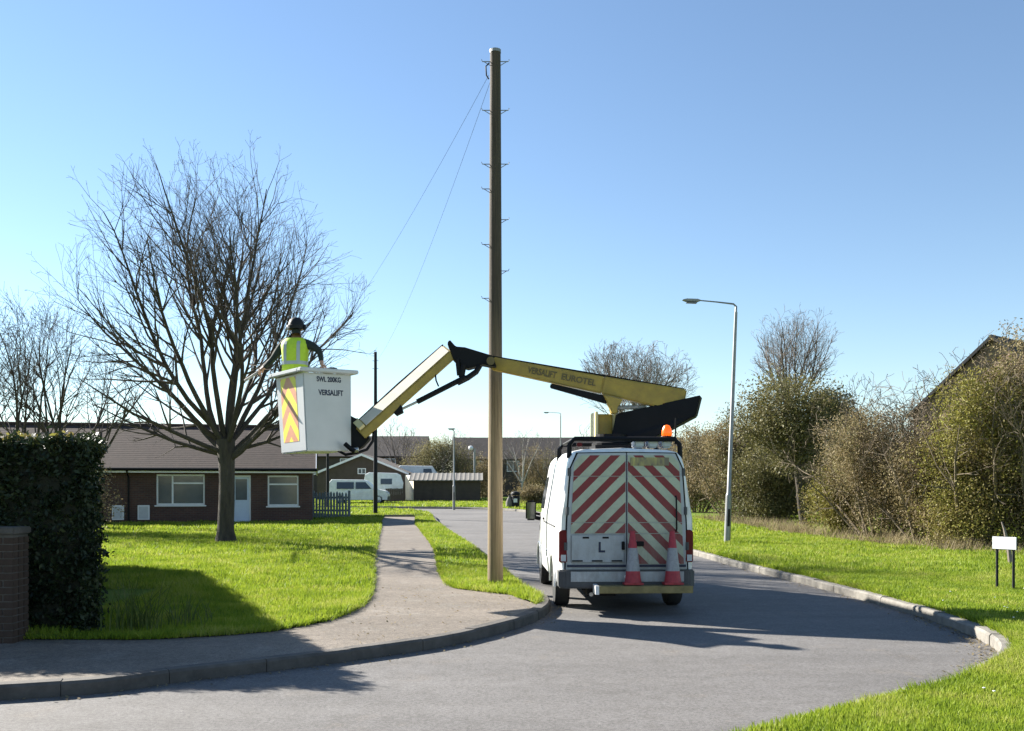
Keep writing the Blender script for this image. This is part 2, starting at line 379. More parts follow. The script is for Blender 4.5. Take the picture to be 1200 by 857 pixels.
tag(sheet('footpath', foot_poly, KERB-.008, M['path']), 'brown grey asphalt footpath running beside the lawn', 'footpath', kind='structure')
def lawn_disp(x, y):
    return .06*noise.noise(Vector((x*.4, y*.4, 1)))+.03*noise.noise(Vector((x*.75, y*.75, 4)))+.02
def outer_disp(x, y):
    return (.06*noise.noise(Vector((x*.4,y*.4,9)))+.02) if (y < 45 and x < 17) else 0
def dist_line(p, line): return min((Vector(p)-q).length for q in line[::3])
lawn_poly = lawn_edge+[Vector((-6.0,46.32)),Vector((-4.75,46.32))]+[p for p in left_back[i_p:]]+[Vector((-60,50))]
lawn = tag(sheet('lawn', lawn_poly, KERB+.012, M['grass'], [-22+.8*i for i in range(24)], [9+.8*i for i in range(48)]+[90], lawn_disp), 'bright green lawn in front of the bungalow', 'lawn', kind='structure')
verge_poly = left_back[i_c:i_p+1]+verge_path
tag(sheet('grass_strip', verge_poly, KERB+.012, M['grass'], [-4+.5*i for i in range(10)], [14+.7*i for i in range(45)], lambda x, y: .02*noise.noise(Vector((x*1.5,y*1.5,2)))+.02), 'narrow grass strip between footpath and road', 'verge', kind='structure')
outer_poly = right_back+[Vector((-60,400)),Vector((-2500,400)),Vector((-2500,3500)),Vector((2500,3500)),Vector((2500,-150)),Vector((-60,-150))]
outer = tag(sheet('grass_verge', outer_poly, KERB+.012, M['grass'], [1+.8*i for i in range(20)], [5+.8*i for i in range(44)]+[90],
      outer_disp), 'green grass verge along the outside of the bend', 'verge', kind='structure')

def kerb(name, line, back_sign, m, label, ymax):
    root = empty(name, (0,0,0)); tag(root, label, 'kerb', kind='structure')
    pts = resample(line, .305); far = []
    k = 0; prof = [(0,-.08),(0,KERB-.025),(.022,KERB),(KW,KERB),(KW,-.08)]
    while k+3 < len(pts):
        seg = pts[k:k+4]; k += 3
        c = (seg[0]+seg[-1])/2
        vis = c.y > 3 and abs(c.x) < .62*c.y+1.5
        if not vis and c.y < 60: continue
        if c.y > 66: continue
        mb = MB(); q = []
        nn = Vector((-(seg[-1]-seg[0]).y, (seg[-1]-seg[0]).x)).normalized()*back_sign
        seg = [p.copy() for p in seg]; dd = (seg[-1]-seg[0]).normalized()
        seg[0] += dd*.003; seg[-1] -= dd*.003
        jz = random.uniform(-.006, .006); jo = random.uniform(-.006, .006); n = len(prof); vs = []
        for p in seg:
            for o_, z in prof: vs.append((p.x+nn.x*(o_+jo), p.y+nn.y*(o_+jo), hgt(p.y)+z+(jz if z > 0 else 0)))
        fs = [tuple(range(n))]+[tuple((len(seg)-1)*n+i for i in range(n))[::-1]]
        for a in range(len(seg)-1):
            for b in range(n): fs.append((a*n+b, a*n+(b+1) % n, (a+1)*n+(b+1) % n, (a+1)*n+b))
        if c.y < ymax: mb.add(vs, fs); mb.build('kerb_stone', m, root)
        else: far.append((vs, fs))
    mb = MB()
    for vs, fs in far: mb.add(vs, fs)
    if far: tag(mb.build('far_kerb_stones', m, root), kind='stuff')
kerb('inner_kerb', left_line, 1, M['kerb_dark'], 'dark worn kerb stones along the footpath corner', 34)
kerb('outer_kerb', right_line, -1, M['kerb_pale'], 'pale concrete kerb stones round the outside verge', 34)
# edging across the path's far end
mb = MB(); mb.bb(-9.3,-4.4,46.35,46.5,hgt(46.4),hgt(46.4)+KERB+.09); tag(mb.build('path_edging', M['kerb_pale'], bevel=.01), 'pale concrete edging across the far end of the footpath', 'edging')

# grass blades
def in_poly(P, poly):
    x, y = P[:,0], P[:,1]; ins = np.zeros(len(P), bool); q = np.array([(p[0], p[1]) for p in poly]); j = len(q)-1
    for i in range(len(q)):
        c = ((q[i,1] > y) != (q[j,1] > y)) & (x < (q[j,0]-q[i,0])*(y-q[i,1])/(q[j,1]-q[i,1]+1e-12)+q[i,0]); ins ^= c; j = i
    return ins
def blades(name, regions, label):
    out = []
    for poly, (x0,x1,y0,y1), dens, h, w in regions:
        n = int((x1-x0)*(y1-y0)*dens); P = np.c_[rng.uniform(x0,x1,n), rng.uniform(y0,y1,n)]
        vis = (np.abs(P[:,0]) < .60*P[:,1]+.6); P = P[vis]; P = P[in_poly(P, poly)]
        # patchy growth
        a = np.sin(P[:,0]*2.1+np.sin(P[:,1]*1.3)*1.7)*np.sin(P[:,1]*1.7+np.sin(P[:,0]*.9)*2)
        hh = h*(.55+.9*rng.random(len(P)))*(1+.35*a)
        th = rng.uniform(0, 2*np.pi, len(P)); d = np.c_[np.cos(th), np.sin(th)]
        ln = rng.normal(0, .45, (len(P), 2))*hh[:,None]
        df = lawn_disp if poly is lawn_poly else outer_disp if poly is outer_poly else (lambda x, y: .01)
        z = np.array([hgt(y)+df(x, y) for x, y in P])+KERB+.003
        ww = w*(.6+.8*rng.random(len(P)))
        b0 = np.c_[P-d*ww[:,None], z]; b1 = np.c_[P+d*ww[:,None], z]; tp = np.c_[P+ln, z+hh+.02]
        out.append(np.stack([b0, b1, tp], 1))
    o = soup(name, np.concatenate(out), 3, M['blade'])
    tag(o, label, 'grass', kind='stuff')
blades('verge_grass', [(outer_poly, (1,10,6,11), 6000, .030, .0055), (outer_poly, (3.5,13,11,18), 2200, .040, .008), (outer_poly, (3,22,18,30), 700, .06, .013),
                       (outer_poly, (2,24,30,46), 260, .07, .022), (outer_poly, (-30,12,56,80), 60, .09, .05)], 'short grass blades on the outer verge')
blades('lawn_grass', [(lawn_poly, (-5.5,-1.8,9.5,15), 2400, .045, .007), (lawn_poly, (-10,-2,15,22), 1100, .06, .010), (lawn_poly, (-17,-2.5,22,32), 480, .075, .016),
                      (lawn_poly, (-24,-3,32,48), 220, .085, .024), (lawn_poly, (-30,-3,46,62), 80, .09, .04), (verge_poly, (-2,1,12,20), 1500, .055, .008), (verge_poly, (-6,1,20,50), 420, .06, .016)], 'short grass blades on the lawn and strip')
def edge_blades(lines, label):
    out = []; g = np.random.default_rng(91)
    for line, sgn, dens in lines:
        for p, q in zip(line, line[1:]):
            m_ = (p+q)/2
            if not (5 < m_.y < 40) or abs(m_.x) > .6*m_.y+.6: continue
            L_ = (q-p).length; t = (q-p).normalized(); nn = Vector((-t.y, t.x))*sgn
            for _ in range(int(L_*dens*(1 if m_.y < 20 else .5))):
                o = p.lerp(q, g.random())+nn*g.normal(.02,.03); h = g.uniform(.03,.09)*(1+.6*noise.noise(Vector((o.x*2,o.y*2,0)))); th = g.uniform(0,6.28); w = .006 if m_.y < 18 else .011
                d = Vector((math.cos(th), math.sin(th)))*w; z = hgt(o.y)+KERB; ln = -nn*g.uniform(0,.06)+Vector((g.normal(0,.02), g.normal(0,.02)))
                out.append([(o.x-d.x,o.y-d.y,z),(o.x+d.x,o.y+d.y,z),(o.x+ln.x,o.y+ln.y,z+h)])
    tag(soup('edge_grass', np.array(out), 3, M['blade']), label, 'grass', kind='stuff')
edge_blades([(lawn_edge, 1, 420), (verge_path, 1, 420), (right_back, -1, 420), (left_back[i_c:], 1, 300)], 'ragged grass hanging over the path and kerb edges')
def litter():
    g = np.random.default_rng(55); P = []
    for line, sgn in ((left_line, -1), (right_line, 1)):
        for p, q in zip(line, line[1:]):
            m_ = (p+q)/2
            if not (6 < m_.y < 22) or abs(m_.x) > .6*m_.y+.3: continue
            t = (q-p).normalized(); nn = Vector((-t.y, t.x))*sgn
            amt = 130 if (sgn == 1 and 8.5 < m_.y < 13) else 34
            for _ in range(int((q-p).length*amt)):
                o = p.lerp(q, g.random())+nn*abs(g.normal(.02,.13)); P.append((o.x, o.y, .006))
    for _ in range(500):
        o = (g.uniform(-2.2,.4), g.uniform(9.8,16)); 
        if in_poly(np.array([o]), foot_poly)[0]: P.append((o[0], o[1], KERB-.003))
    P = np.array(P); n = len(P); th = g.uniform(0,6.28,n); a = np.c_[np.cos(th),np.sin(th),g.normal(0,.25,n)]; b = np.c_[-np.sin(th),np.cos(th),g.normal(0,.25,n)]; sz = (.008+.016*g.random(n))[:,None]
    tag(soup('leaf_litter', np.stack([P-a*sz, P-b*sz*.6, P+a*sz, P+b*sz*.6], 1)+np.array([0,0,.004]), 4, M['dry']), 'dead leaves and grit lying along the gutters', 'litter', kind='stuff')
litter()
# daisies / litter flecks on the near verge
mb = MB()
for _ in range(45):
    y = random.uniform(6.8, 15); x = random.uniform(2, 8.5)
    if in_poly(np.array([[x, y]]), outer_poly)[0] and x < .56*y: mb.lathe([(.003,0),(.013,.005),(.010,.009)], 6, Matrix.Translation((x, y, KERB+.055+outer_disp(x, y))))
tag(mb.build('daisies', M['upvc']), 'tiny white daisies scattered over the outer verge', 'flowers', kind='stuff')

# ------------------------------------------------------------ vegetation builders
def rnd(): return Vector((random.gauss(0,1), random.gauss(0,1), random.gauss(0,1)))
def grow(store, p, d, L, r, lev, cfg):
    n = max(3, int(L/cfg['step'][min(lev, len(cfg['step'])-1)])); pts = [p]; rads = [r]
    wander = cfg['wander'][min(lev, len(cfg['wander'])-1)]; trop = cfg['trop'][min(lev, len(cfg['trop'])-1)]
    c, e = cfg['c'], cfg['e']; lim = random.uniform(.82, 1.06); dead = False
    nodes = []
    for i in range(n):
        d = (d+rnd()*wander+Vector((0,0,trop))).normalized(); p = p+d*(L/n)
        rr = r*(1-.85*(i+1)/n); pts.append(p); rads.append(max(rr, cfg['rmin'])); nodes.append((p, d, (i+1)/n, rr))
        q = Vector(((p.x-c[0])/e[0], (p.y-c[1])/e[1], (p.z-c[2])/e[2]))
        if lev > 0 and q.length > lim and q.dot(Vector((d.x/e[0], d.y/e[1], d.z/e[2]))) > 0: break
    store.append((pts, rads, lev))
    if lev >= cfg['levels']: return
    m = cfg['kids'][min(lev, len(cfg['kids'])-1)]
    cnt = max(1, int(m*L*random.uniform(.8, 1.2)))
    for _ in range(cnt):
        u = random.uniform(cfg['start'][min(lev, len(cfg['start'])-1)], 1.0); k = min(int(u*n), len(nodes)-1)
        if int(u*n) > len(nodes): continue
        q, dd, t, rr = nodes[k]
        a = R(random.uniform(*cfg['ang'])); ax = dd.cross(rnd()).normalized()
        nd = (Matrix.Rotation(a, 3, ax) @ dd).normalized()
        l2 = L*random.uniform(*cfg['ratio'])*(1.15-.55*t)
        grow(store, q, nd, max(l2, cfg['lmin']), max(rr*.62, cfg['rmin']), lev+1, cfg)
BASE = dict(step=[.5,.4,.28,.2], wander=[.06,.10,.13,.18], trop=[.02,.07,.05,.03], levels=3, kids=[1.8,2.0,3.2], start=[.25,.15,.1], ang=(20,48), ratio=(.42,.65), lmin=.25, rmin=.005)
def chains_mesh(chains, name, m, parent, sides):
    mb = MB()
    for pts, rads, lev in chains: mb.tube(pts, rads, sides[min(lev, len(sides)-1)], caps=False)
    return mb.build(name, m, parent, smooth=True, fix=False)
def bare_tree(name, loc, label, limbs, trunk_h, trunk_r, crown, cfg_over=None, bark='bark', twig='twig', lean=(0,0), group=None, seed=1, fork=None, cat='tree'):
    random.seed(seed)
    root = empty(name, loc, 0, label, cat, group); cfg = dict(BASE); cfg.update(cfg_over or {}); cfg['c'], cfg['e'] = crown
    store = []; mb = MB()
    top = Vector((lean[0], lean[1], trunk_h)); pts = []; rads = []
    for i in range(9):
        t = i/8; p = top*t+Vector((math.sin(t*5+seed)*.03, math.cos(t*4)*.03, 0))
        fl = 1+.55*max(0, 1-t*6)**2+.28*max(0, t-.7)/.3
        pts.append(p); rads.append(trunk_r*(1-.12*t)*fl)
    pts[0] = Vector((0,0,-.15))
    mb.tube(pts, rads, 14)
    for az, el, L, r in limbs:
        d = Vector((math.cos(R(az))*math.cos(R(el)), math.sin(R(az))*math.cos(R(el)), math.sin(R(el))))
        grow(store, top+Vector((d.x,d.y,0))*trunk_r*.3-Vector((0,0,random.uniform(.0,.35 if len(limbs) < 15 else .65))), d, L, r, 0, cfg)
    for ptss, rr, lev in store:
        if lev == 0: mb.tube(ptss, rr, 8, caps=False)
    mb.build('trunk', M[bark], root, smooth=True, fix=False)
    chains_mesh([s for s in store if s[2] > 0], 'crown', M[twig], root, [6,5,4,3])
    return root, store
def leaves_at(centres, per, spread, size, seed=0, flat=.0):
    g = np.random.default_rng(seed); C = np.repeat(np.asarray(centres), per, 0); n = len(C)
    C = C+g.normal(0, spread, (n, 3)); a = g.normal(0,1,(n,3)); a /= np.linalg.norm(a, axis=1)[:,None]
    b = g.normal(0,1,(n,3)); b -= a*(a*b).sum(1)[:,None]; b /= np.linalg.norm(b, axis=1)[:,None]
    s = size*(.6+.8*g.random(n))[:,None]
    return np.stack([C-a*s, C-b*s*.5, C+a*s, C+b*s*.5], 1)
def blob_points(n, c, e, shell=.55, seed=0, lumps=9, floor=.1):
    """points in an uneven crown: several overlapping lobes, denser to the outside"""
    g = np.random.default_rng(seed); c = np.array(c); e = np.array(e); out = []
    lc = g.normal(0,1,(lumps,3)); lc /= np.linalg.norm(lc,axis=1)[:,None]; lc *= (g.random(lumps)**.5*.62)[:,None]; lr = g.uniform(.32,.55,lumps)
    for i in range(lumps):
        k = n//lumps; d = g.normal(0,1,(k,3)); d /= np.linalg.norm(d,axis=1)[:,None]
        out.append(lc[i]+d*lr[i]*(shell+(1-shell)*g.random(k))[:,None])
    P = np.concatenate(out)*e+c; return P[P[:,2] > floor]
def shrub(name, loc, e, label, leafm, twigm, n_leaf, size, stems=7, seed=1, group=None, cat='shrub', per=14, spread=.16, lift=.95, twig_kids=None, lumps=10, tr=.045, inner=True):
    random.seed(seed); root = empty(name, loc, 0, label, cat, group)
    c = (0,0,e[2]*lift); cfg = dict(BASE); cfg.update(dict(levels=3, kids=twig_kids or [2.2,2.6,3.0], trop=[.03,.04,.02,0], ang=(22,60), wander=[.10,.15,.2,.25], lmin=.2, rmin=.006, c=c, e=e, step=[.45,.35,.25,.2]))
    store = []
    for i in range(stems):
        az = 2*math.pi*(i+random.random()*.7)/stems; el = random.uniform(.75, 1.4)
        d = Vector((math.cos(az)*math.cos(el), math.sin(az)*math.cos(el), math.sin(el)))
        grow(store, Vector((math.cos(az)*e[0]*.18, math.sin(az)*e[1]*.18, -.1)), d, (c[2]+e[2])*random.uniform(.6,.92), tr, 0, cfg)
    mb = MB()
    for p, r, l in store:
        if l == 0: mb.tube(p, r, 6, caps=False)
    mb.build('stems', M[twigm], root, smooth=True, fix=False)
    tag(chains_mesh([s for s in store if s[2] > 0], 'twigs', M[twigm], root, [5,4,3,3]), kind='stuff')
    if n_leaf:
        ctr = np.concatenate([blob_points(int(n_leaf/per*.72), c, e, .5, seed, lumps), blob_points(int(n_leaf/per*.4), (0,0,e[2]*.42), (e[0]*1.05,e[1]*1.05,e[2]*.6), .5, seed+5, lumps, .03)])
        soup('foliage', leaves_at(ctr, per, spread, size, seed+1), 4, M[leafm], root)
    return root

# ------------------------------------------------------------ bungalow
def wall_open(mb, x0, x1, z0, z1, y, th, ops):
    xs = sorted({x0, x1}|{o[0] for o in ops}|{o[1] for o in ops}); zs = sorted({z0, z1}|{o[2] for o in ops}|{o[3] for o in ops})
    for a, b in zip(xs, xs[1:]):
        for c, d in zip(zs, zs[1:]):
            mx, mz = (a+b)/2, (c+d)/2
            if not any(o[0] < mx < o[1] and o[2] < mz < o[3] for o in ops): mb.bb(a, b, y, y+th, c, d)
def bar_frame(x0, x1, z0, z1, y, w, d, mulls=(), trans=()):
    mb = MB(); mb.bb(x0,x1,y,y+d,z0,z0+w); mb.bb(x0,x1,y,y+d,z1-w,z1); mb.bb(x0,x0+w,y,y+d,z0+w,z1-w); mb.bb(x1-w,x1,y,y+d,z0+w,z1-w)
    for m_ in mulls: mb.bb(m_-w/2,m_+w/2,y+.002,y+d,z0+w,z1-w)
    for a, b, z in trans: mb.bb(a,b,y+.004,y+d,z-w/2,z+w/2)
    return mb
def bungalow():
    D = 40.0; gz = hgt(D)+KERB; s = D/F_PX
    X = lambda px: (px-600)*s
    x1 = X(366); ROT = R(11.5)
    root = empty('bungalow', (x1, D, gz), ROT, 'long brown brick bungalow with white windows behind the lawn', 'house')
    def L(px):
        k = (px-600)/F_PX; return (k*D-x1)/(math.cos(ROT)-k*math.sin(ROT))
    Z = lambda py: CAM_H+(HOR-py)*s*.975-gz
    ev = 2.22
    w1 = (L(183), L(240), Z(592), Z(556)); w2 = (L(313.5), L(350), Z(593.5), Z(557)); dr = (L(271), L(294), .02, Z(557))
    mb = MB(); wall_open(mb, -20, 0, -.1, ev, 0, .25, [w1, w2, dr]); mb.bb(-.25,0,.25,8,-.1,ev); mb.bb(-20,-19.75,.25,8,-.1,ev); mb.bb(-19.75,-.25,7.75,8,-.1,ev)
    mb.prism([(-.001,.02,ev),(-.001,7.98,ev),(-.001,4,ev+1.68)], (-.2,0,0)); mb.prism([(-19.999,.02,ev),(-19.999,7.98,ev),(-19.999,4,ev+1.68)], (.2,0,0))
    mb.build('wall', M['brick'], root)
    # roof in stepped tile courses
    mb = MB(); n = 24; run = 4.42; rise = 2.06; y0 = -.42; zz = ev+.02
    for side in (0, 1):
        for i in range(n):
            a, b = i/n, (i+1.25)/n
            ya, yb = y0+run*a, y0+run*min(b, 1.0); za, zb = zz+rise*a+.005, zz+rise*min(b,1.0)
            if side: ya, yb = 8-ya, 8-yb
            mb.add([(-20.2,ya,za),(.2,ya,za),(.2,yb,zb),(-20.2,yb,zb),(-20.2,ya,za-.02),(.2,ya,za-.02)], [(0,1,2,3),(4,5,1,0)])
    roof = mb.build('roof', M['rooftile'], root)
    mb = MB()
    for i in range(45): mb.tube([(-20.2+i*.4535,4,zz+rise+.0),(-20.2+i*.4535+.44,4,zz+rise+.0)], .11, 8)
    tag(mb.build('ridge_tiles', M['rooftile'], roof), kind='stuff')
    mb = MB(); mb.bb(-20.1,.15,-.36,-.33,ev-.12,ev+.06); mb.bb(-20.1,.15,-.33,0,ev-.10,ev-.07); mb.build('fascia', M['upvc'], roof)
    mb = MB(); mb.tube([(-20.2,-.43,ev+.02),(.2,-.43,ev+.02)], .065, 8); mb.build('gutter', M['black'], roof)
    for sgn in (0, 1):
        mb = MB(); xx = .16 if sgn == 0 else -20.18
        mb.beam((xx,-.4,ev-.02),(xx,4,ev+2.01),.03,.16); mb.beam((xx,8.4,ev-.02),(xx,4,ev+2.01),.03,.16); mb.build('bargeboard', M['upvc'], roof)
    for wi, (a,b,c,d) in enumerate((w1, w2)):
        wr = MB()
        w = bar_frame(a+.003,b-.003,c+.003,d-.003,.06,.065,.09, [a+(b-a)*.33] if wi == 0 else [], [(a+(b-a)*.33 if wi == 0 else a, b-.06, d-(d-c)*.29)]).build('window', M['upvc'], root)
        MB().bb(a+.06,b-.06,.115,.12,c+.06,d-.06).build('pane', M['pane'], w)
        mm = MB(); k = int((b-a)/.09)
        for i in range(k):
            xa = a+.07+(b-a-.14)*i/k; mm.bb(xa, xa+(b-a-.14)/k*.9, .16+.02*(i % 2), .175+.02*(i % 2), c+.07, d-.08-(d-c)*.24)
        mm.build('net_curtain', M['curtain'], w)
        MB().bb(a-.06,b+.06,-.06,.1,c-.06,c-.003).build('sill', M['upvc'], w, bevel=.008)
    a,b,c,d = dr
    fr = bar_frame(a+.003,b-.003,c,d-.003,.05,.06,.1).build('door_frame', M['upvc'], root)
    mb = MB(); mb.bb(a+.063,b-.063,.08,.12,c+.06,c+.95); mb.bb(a+.063,a+.16,.08,.12,c+.95,d-.16); mb.bb(b-.16,b-.063,.08,.12,c+.95,d-.16); mb.bb(a+.063,b-.063,.08,.12,d-.16,d-.063)
    dd = mb.build('door', M['door_blue'], root)
    MB().bb(a+.16,b-.16,.095,.105,c+.95,d-.16).build('pane', M['pane'], dd)
    MB().bb(a+.085,a+.11,.04,.08,c+.92,c+1.08).build('handle', M['steel'], dd)
    for px in (131.5, 161.5):
        xa, xb = L(px), L(px+14); mb = MB(); mb.bb(xa, xb, -.06, 0, Z(609), Z(592)); bx = mb.build('meter_box', M['upvc'], root, bevel=.012)
        MB().bb(xa+.05, xb-.05, -.07, -.058, Z(609)+.05, Z(592)-.05).build('meter_door', M['white_dirty'], bx, bevel=.004)
    mb = MB(); xa = L(151); mb.tube([(xa,-.40,ev-.02),(xa,-.38,ev-.14),(xa,-.06,ev-.3),(xa,-.06,0)], .035, 8); mb.build('downpipe', M['black'], root, smooth=True)
    mb = MB(); mb.bb(L(120),L(128),-.05,0,Z(558),Z(553)); mb.build('outside_lamp', M['black'], root)
bungalow()

# picket fence beside the bungalow
def picket_fence():
    D = 43.5; root = empty('picket_fence', (0, D, hgt(D)+KERB), 0, 'grey green picket fence beside the bungalow end', 'fence')
    xa = (366-600)*D/F_PX; xb = (410-600)*D/F_PX; n = 13
    for z in (.35, .95): MB().bb(xa, xb, .03, .08, z, z+.09).build('rail', M['fence'], root)
    proto = None
    for i in range(n):
        if proto is None:
            mb = MB(); mb.prism([(-.05,0,-.05),(.05,0,-.05),(.05,0,1.18),(0,0,1.27),(-.05,0,1.18)], (0,.022,0)); proto = mb.build('picket', M['fence'], root); o = proto
        else: o = proto.copy(); COL.objects.link(o); o.parent = root
        o.location = (xa+.06+(xb-xa-.12)*i/(n-1), 0, random.uniform(-.03,.03)); o.rotation_euler = (0, random.uniform(-.015,.015), 0)
    for x in (xa+.02, xb-.05): MB().bb(x-.05, x+.05, .081, .18, -.2, 1.32).build('post', M['fence'], root)
picket_fence()

# ------------------------------------------------------------ far buildings
def gable_house(name, loc, w, d, eave, rise, wallm, roofm, label, front_gable=True, rz=0, over=.25, windows=(), bargem='upvc', chim=None):
    """x along the front; gable faces -y when front_gable, else the ridge runs along x"""
    root = empty(name, loc, rz, label, 'house'); mb = MB()
    if front_gable: mb.prism([(-w/2,0,-.2),(w/2,0,-.2),(w/2,0,eave),(0,0,eave+rise),(-w/2,0,eave)], (0,d,0))
    else: mb.prism([(-w/2,0,-.2),(-w/2,d,-.2),(-w/2,d,eave),(-w/2,d/2,eave+rise),(-w/2,0,eave)], (w,0,0))
    mb.build('wall', M[wallm], root)
    half = (w if front_gable else d)/2; sl = rise/half; mb = MB()
    for s in (-1, 1):
        e0 = half+over; z0 = eave-over*sl+.06; z1 = eave+rise+.06
        if front_gable: q = [(s*e0,-over,z0),(0,-over,z1),(0,-over,z1+.1),(s*e0,-over,z0+.1)]; mb.prism(q, (0,d+2*over,0))
        else: q = [(-w/2-over,d/2+s*e0,z0),(-w/2-over,d/2,z1),(-w/2-over,d/2,z1+.1),(-w/2-over,d/2+s*e0,z0+.1)]; mb.prism(q, (w+2*over,0,0))
    roof = mb.build('roof', M[roofm], root)
    for s in (-1, 1):
        e0 = half+over; z0 = eave-over*sl-.02; z1 = eave+rise-.02; b = MB()
        if front_gable: b.beam((s*e0,-over-.03,z0),(0,-over-.03,z1),.04,.2,up=(0,1,0.001)) if False else b.prism([(s*e0,-over-.04,z0-.02),(0,-over-.04,z1-.02),(0,-over-.04,z1+.17),(s*e0,-over-.04,z0+.17)], (0,.035,0)); b.build('bargeboard', M[bargem], roof)
        else: b.prism([(-w/2-over-.04,d/2+s*e0,z0),(-w/2-over-.04,d/2,z1),(-w/2-over-.04,d/2,z1+.17),(-w/2-over-.04,d/2+s*e0,z0+.17)], (.035,0,0)); b.build('bargeboard', M[bargem], roof)
    if chim: MB().bb(chim[0]-.3,chim[0]+.3,d/2-.25,d/2+.25,eave+rise-.5,eave+rise+chim[1]).build('chimney', M['brick'], roof)
    for x0,x1,z0,z1 in windows:
        f = bar_frame(x0,x1,z0,z1,-.04,.07,.06,[(x0+x1)/2]).build('window', M['upvc'], root)
        MB().bb(x0+.06,x1-.06,-.012,-.004,z0+.06,z1-.06).build('pane', M['pane'], f)
    return root
def far_at(px, D, lift=KERB): return on_ground(px, D, lift)
g1 = gable_house('gable_house', far_at(424, 80), 7.6, 14, 2.3, 1.55, 'render_dark', 'rooftile', 'dark gabled house with pale bargeboards behind the parked van', windows=[(-.35,.35,2.25,2.75)])
gable_house('terrace_house', far_at(410, 96), 15, 8, 4.2, 2.15, 'render_dark', 'rooftile_dark', 'far dark roofed house left of the yellow green bush', front_gable=False, windows=[(3.5,4.7,2.8,4.0),(-1,.2,2.8,4)])
gable_house('terrace_house', far_at(668, 104), 26, 8, 4.2, 2.45, 'render_dark', 'rooftile_dark', 'far long dark roofed terrace behind the wooden pole', front_gable=False, windows=[(-11,-9.6,2.8,4),(-7,-5.6,2.8,4),(-3,-1.6,2.8,4)])
gable_house('brick_house', Vector((23.6,46,hgt(46)+KERB)), 8.2, 9, 5.3, 3.45, 'brick_pale', 'rooftile_dark', 'tall brown gabled house half hidden behind the right hand bushes', rz=R(-52), bargem='iron', windows=[(-2.6,-1.4,3.2,4.4),(1,2.4,3.2,4.4)])

# prefabricated garage with corrugated roof
def garage():
    D = 77; p = far_at(483, D); root = empty('garage', p, R(2), 'low dark garage with pale end and corrugated roof across the green', 'garage'); w = 80/F_PX*D; h = 1.75
    mb = MB(); mb.bb(.12,w,0,4,-.2,h); mb.build('wall', M['render_dark'], root)
    for i in range(7): MB().bb(.14+i*(w-.3)/7,.14+i*(w-.3)/7+.06,-.03,0,0,h).build('wall_rib', M['render_dark'], root)
    mb = MB(); mb.prism([(-.7,2.2,-.2),(.115,-.03,-.2),(.115,-.03,h),(-.1,1.4,h+.42),(-.75,2.2,h+.45)], (.0,.06,0)); mb.build('end_wall', M['cream'], root)
    mb = MB(); n = 48
    for i in range(n):
        xa = -.25+(w+.45)*i/n; xb = -.25+(w+.45)*(i+1)/n; za = .022*math.cos(i*math.pi*2/3); zb = .022*math.cos((i+1)*math.pi*2/3)
        mb.add([(xa,-.3,h+.0+za),(xb,-.3,h+zb),(xb,2.1,h+.62+zb),(xa,2.1,h+.62+za),(xa,-.3,h-.08),(xb,-.3,h-.08),(xa,4.2,h+.1+za),(xb,4.2,h+.1+zb)], [(0,1,2,3),(4,5,1,0),(3,2,7,6)])
    mb.build('roof', M['cement'], root)
garage()

# ------------------------------------------------------------ generic vehicles for the far side
def wheel(root, c, r, w, ax=0, name='wheel'):
    """wheel centred at c, axle along local x"""
    t = MB(); Mx = Matrix.Translation(Vector(c)) @ Matrix.Rotation(R(90), 4, 'Y' if ax == 0 else 'X')
    t.lathe([(r*.62,-w/2),(r*.93,-w/2),(r,-w*.32),(r,w*.32),(r*.93,w/2),(r*.62,w/2),(r*.60,0)], 28, Mx)
    o = t.build(name, M['rubber'], root, smooth=True)
    q = MB(); q.lathe([(r*.1,-w*.40),(r*.25,-w*.46),(r*.5,-w*.36),(r*.61,-w*.46),(r*.61,w*.46),(r*.5,w*.36),(r*.25,w*.46),(r*.1,w*.40)], 24, Mx)
    q.build('rim', M['steel'], o, smooth=True); return o
def side_car(name, loc, rz, label, prof, width, glass, wheels, wr, cat, group=None, mat='white'):
    """prof: side outline (x along the length, z); glass: list of polygons on both sides"""
    root = empty(name, loc, rz, label, cat, group)
    mb = MB(); n = len(prof); ins = .10
    rows = []
    zs = [p[1] for p in prof]; zm = min(zs)+.55*(max(zs)-min(zs))
    for y, k in ((-width/2+.0,1),(-width/2+.06,0),(width/2-.06,0),(width/2,1)):
        rows.append([(x, y*(1 if z < zm else 1-.13*(z-zm)/(max(zs)-zm)), z-(0.03 if (k and z > zm) else 0)) for x, z in prof])
    vs = [v for r in rows for v in r]; fs = [tuple(range(n))[::-1], tuple(3*n+i for i in range(n))]
    for a in range(3):
        for i in range(n): fs.append((a*n+i, a*n+(i+1) % n, (a+1)*n+(i+1) % n, (a+1)*n+i))
    mb.add(vs, fs); mb.build('body', M[mat], root)
    for gp in glass:
        for s in (-1, 1):
            g = MB(); yy = lambda z: s*(width/2*(1 if z < zm else 1-.13*(z-zm)/(max(zs)-zm))+.006)
            g.prism([(x, yy(z), z) for x, z in gp], (0, -s*.01, 0)); g.build('side_window', M['glass'], root)
    for x in wheels:
        for s in (-1, 1): wheel(root, (x, s*(width/2-.1), wr), wr, .2, ax=1)
    return root, prof
pv, _ = side_car('parked_van', far_at(422, 70), R(2), 'small white van parked beyond the picket fence', [(-2.15,.3),(2.1,.3),(2.15,.7),(1.95,.95),(1.2,1.12),(.55,1.72),(.3,1.78),(-2.0,1.80),(-2.15,1.6)], 1.8,
    [[(-1.6,1.1),(-.35,1.1),(-.35,1.6),(-1.6,1.6)],[(-.22,1.1),(.95,1.1),(.5,1.6),(-.22,1.6)]], (-1.35,1.45), .32, 'van')
MB().bb(2.10,2.17,-.8,.8,.3,.55).build('bumper', M['grey_plastic'], pv)
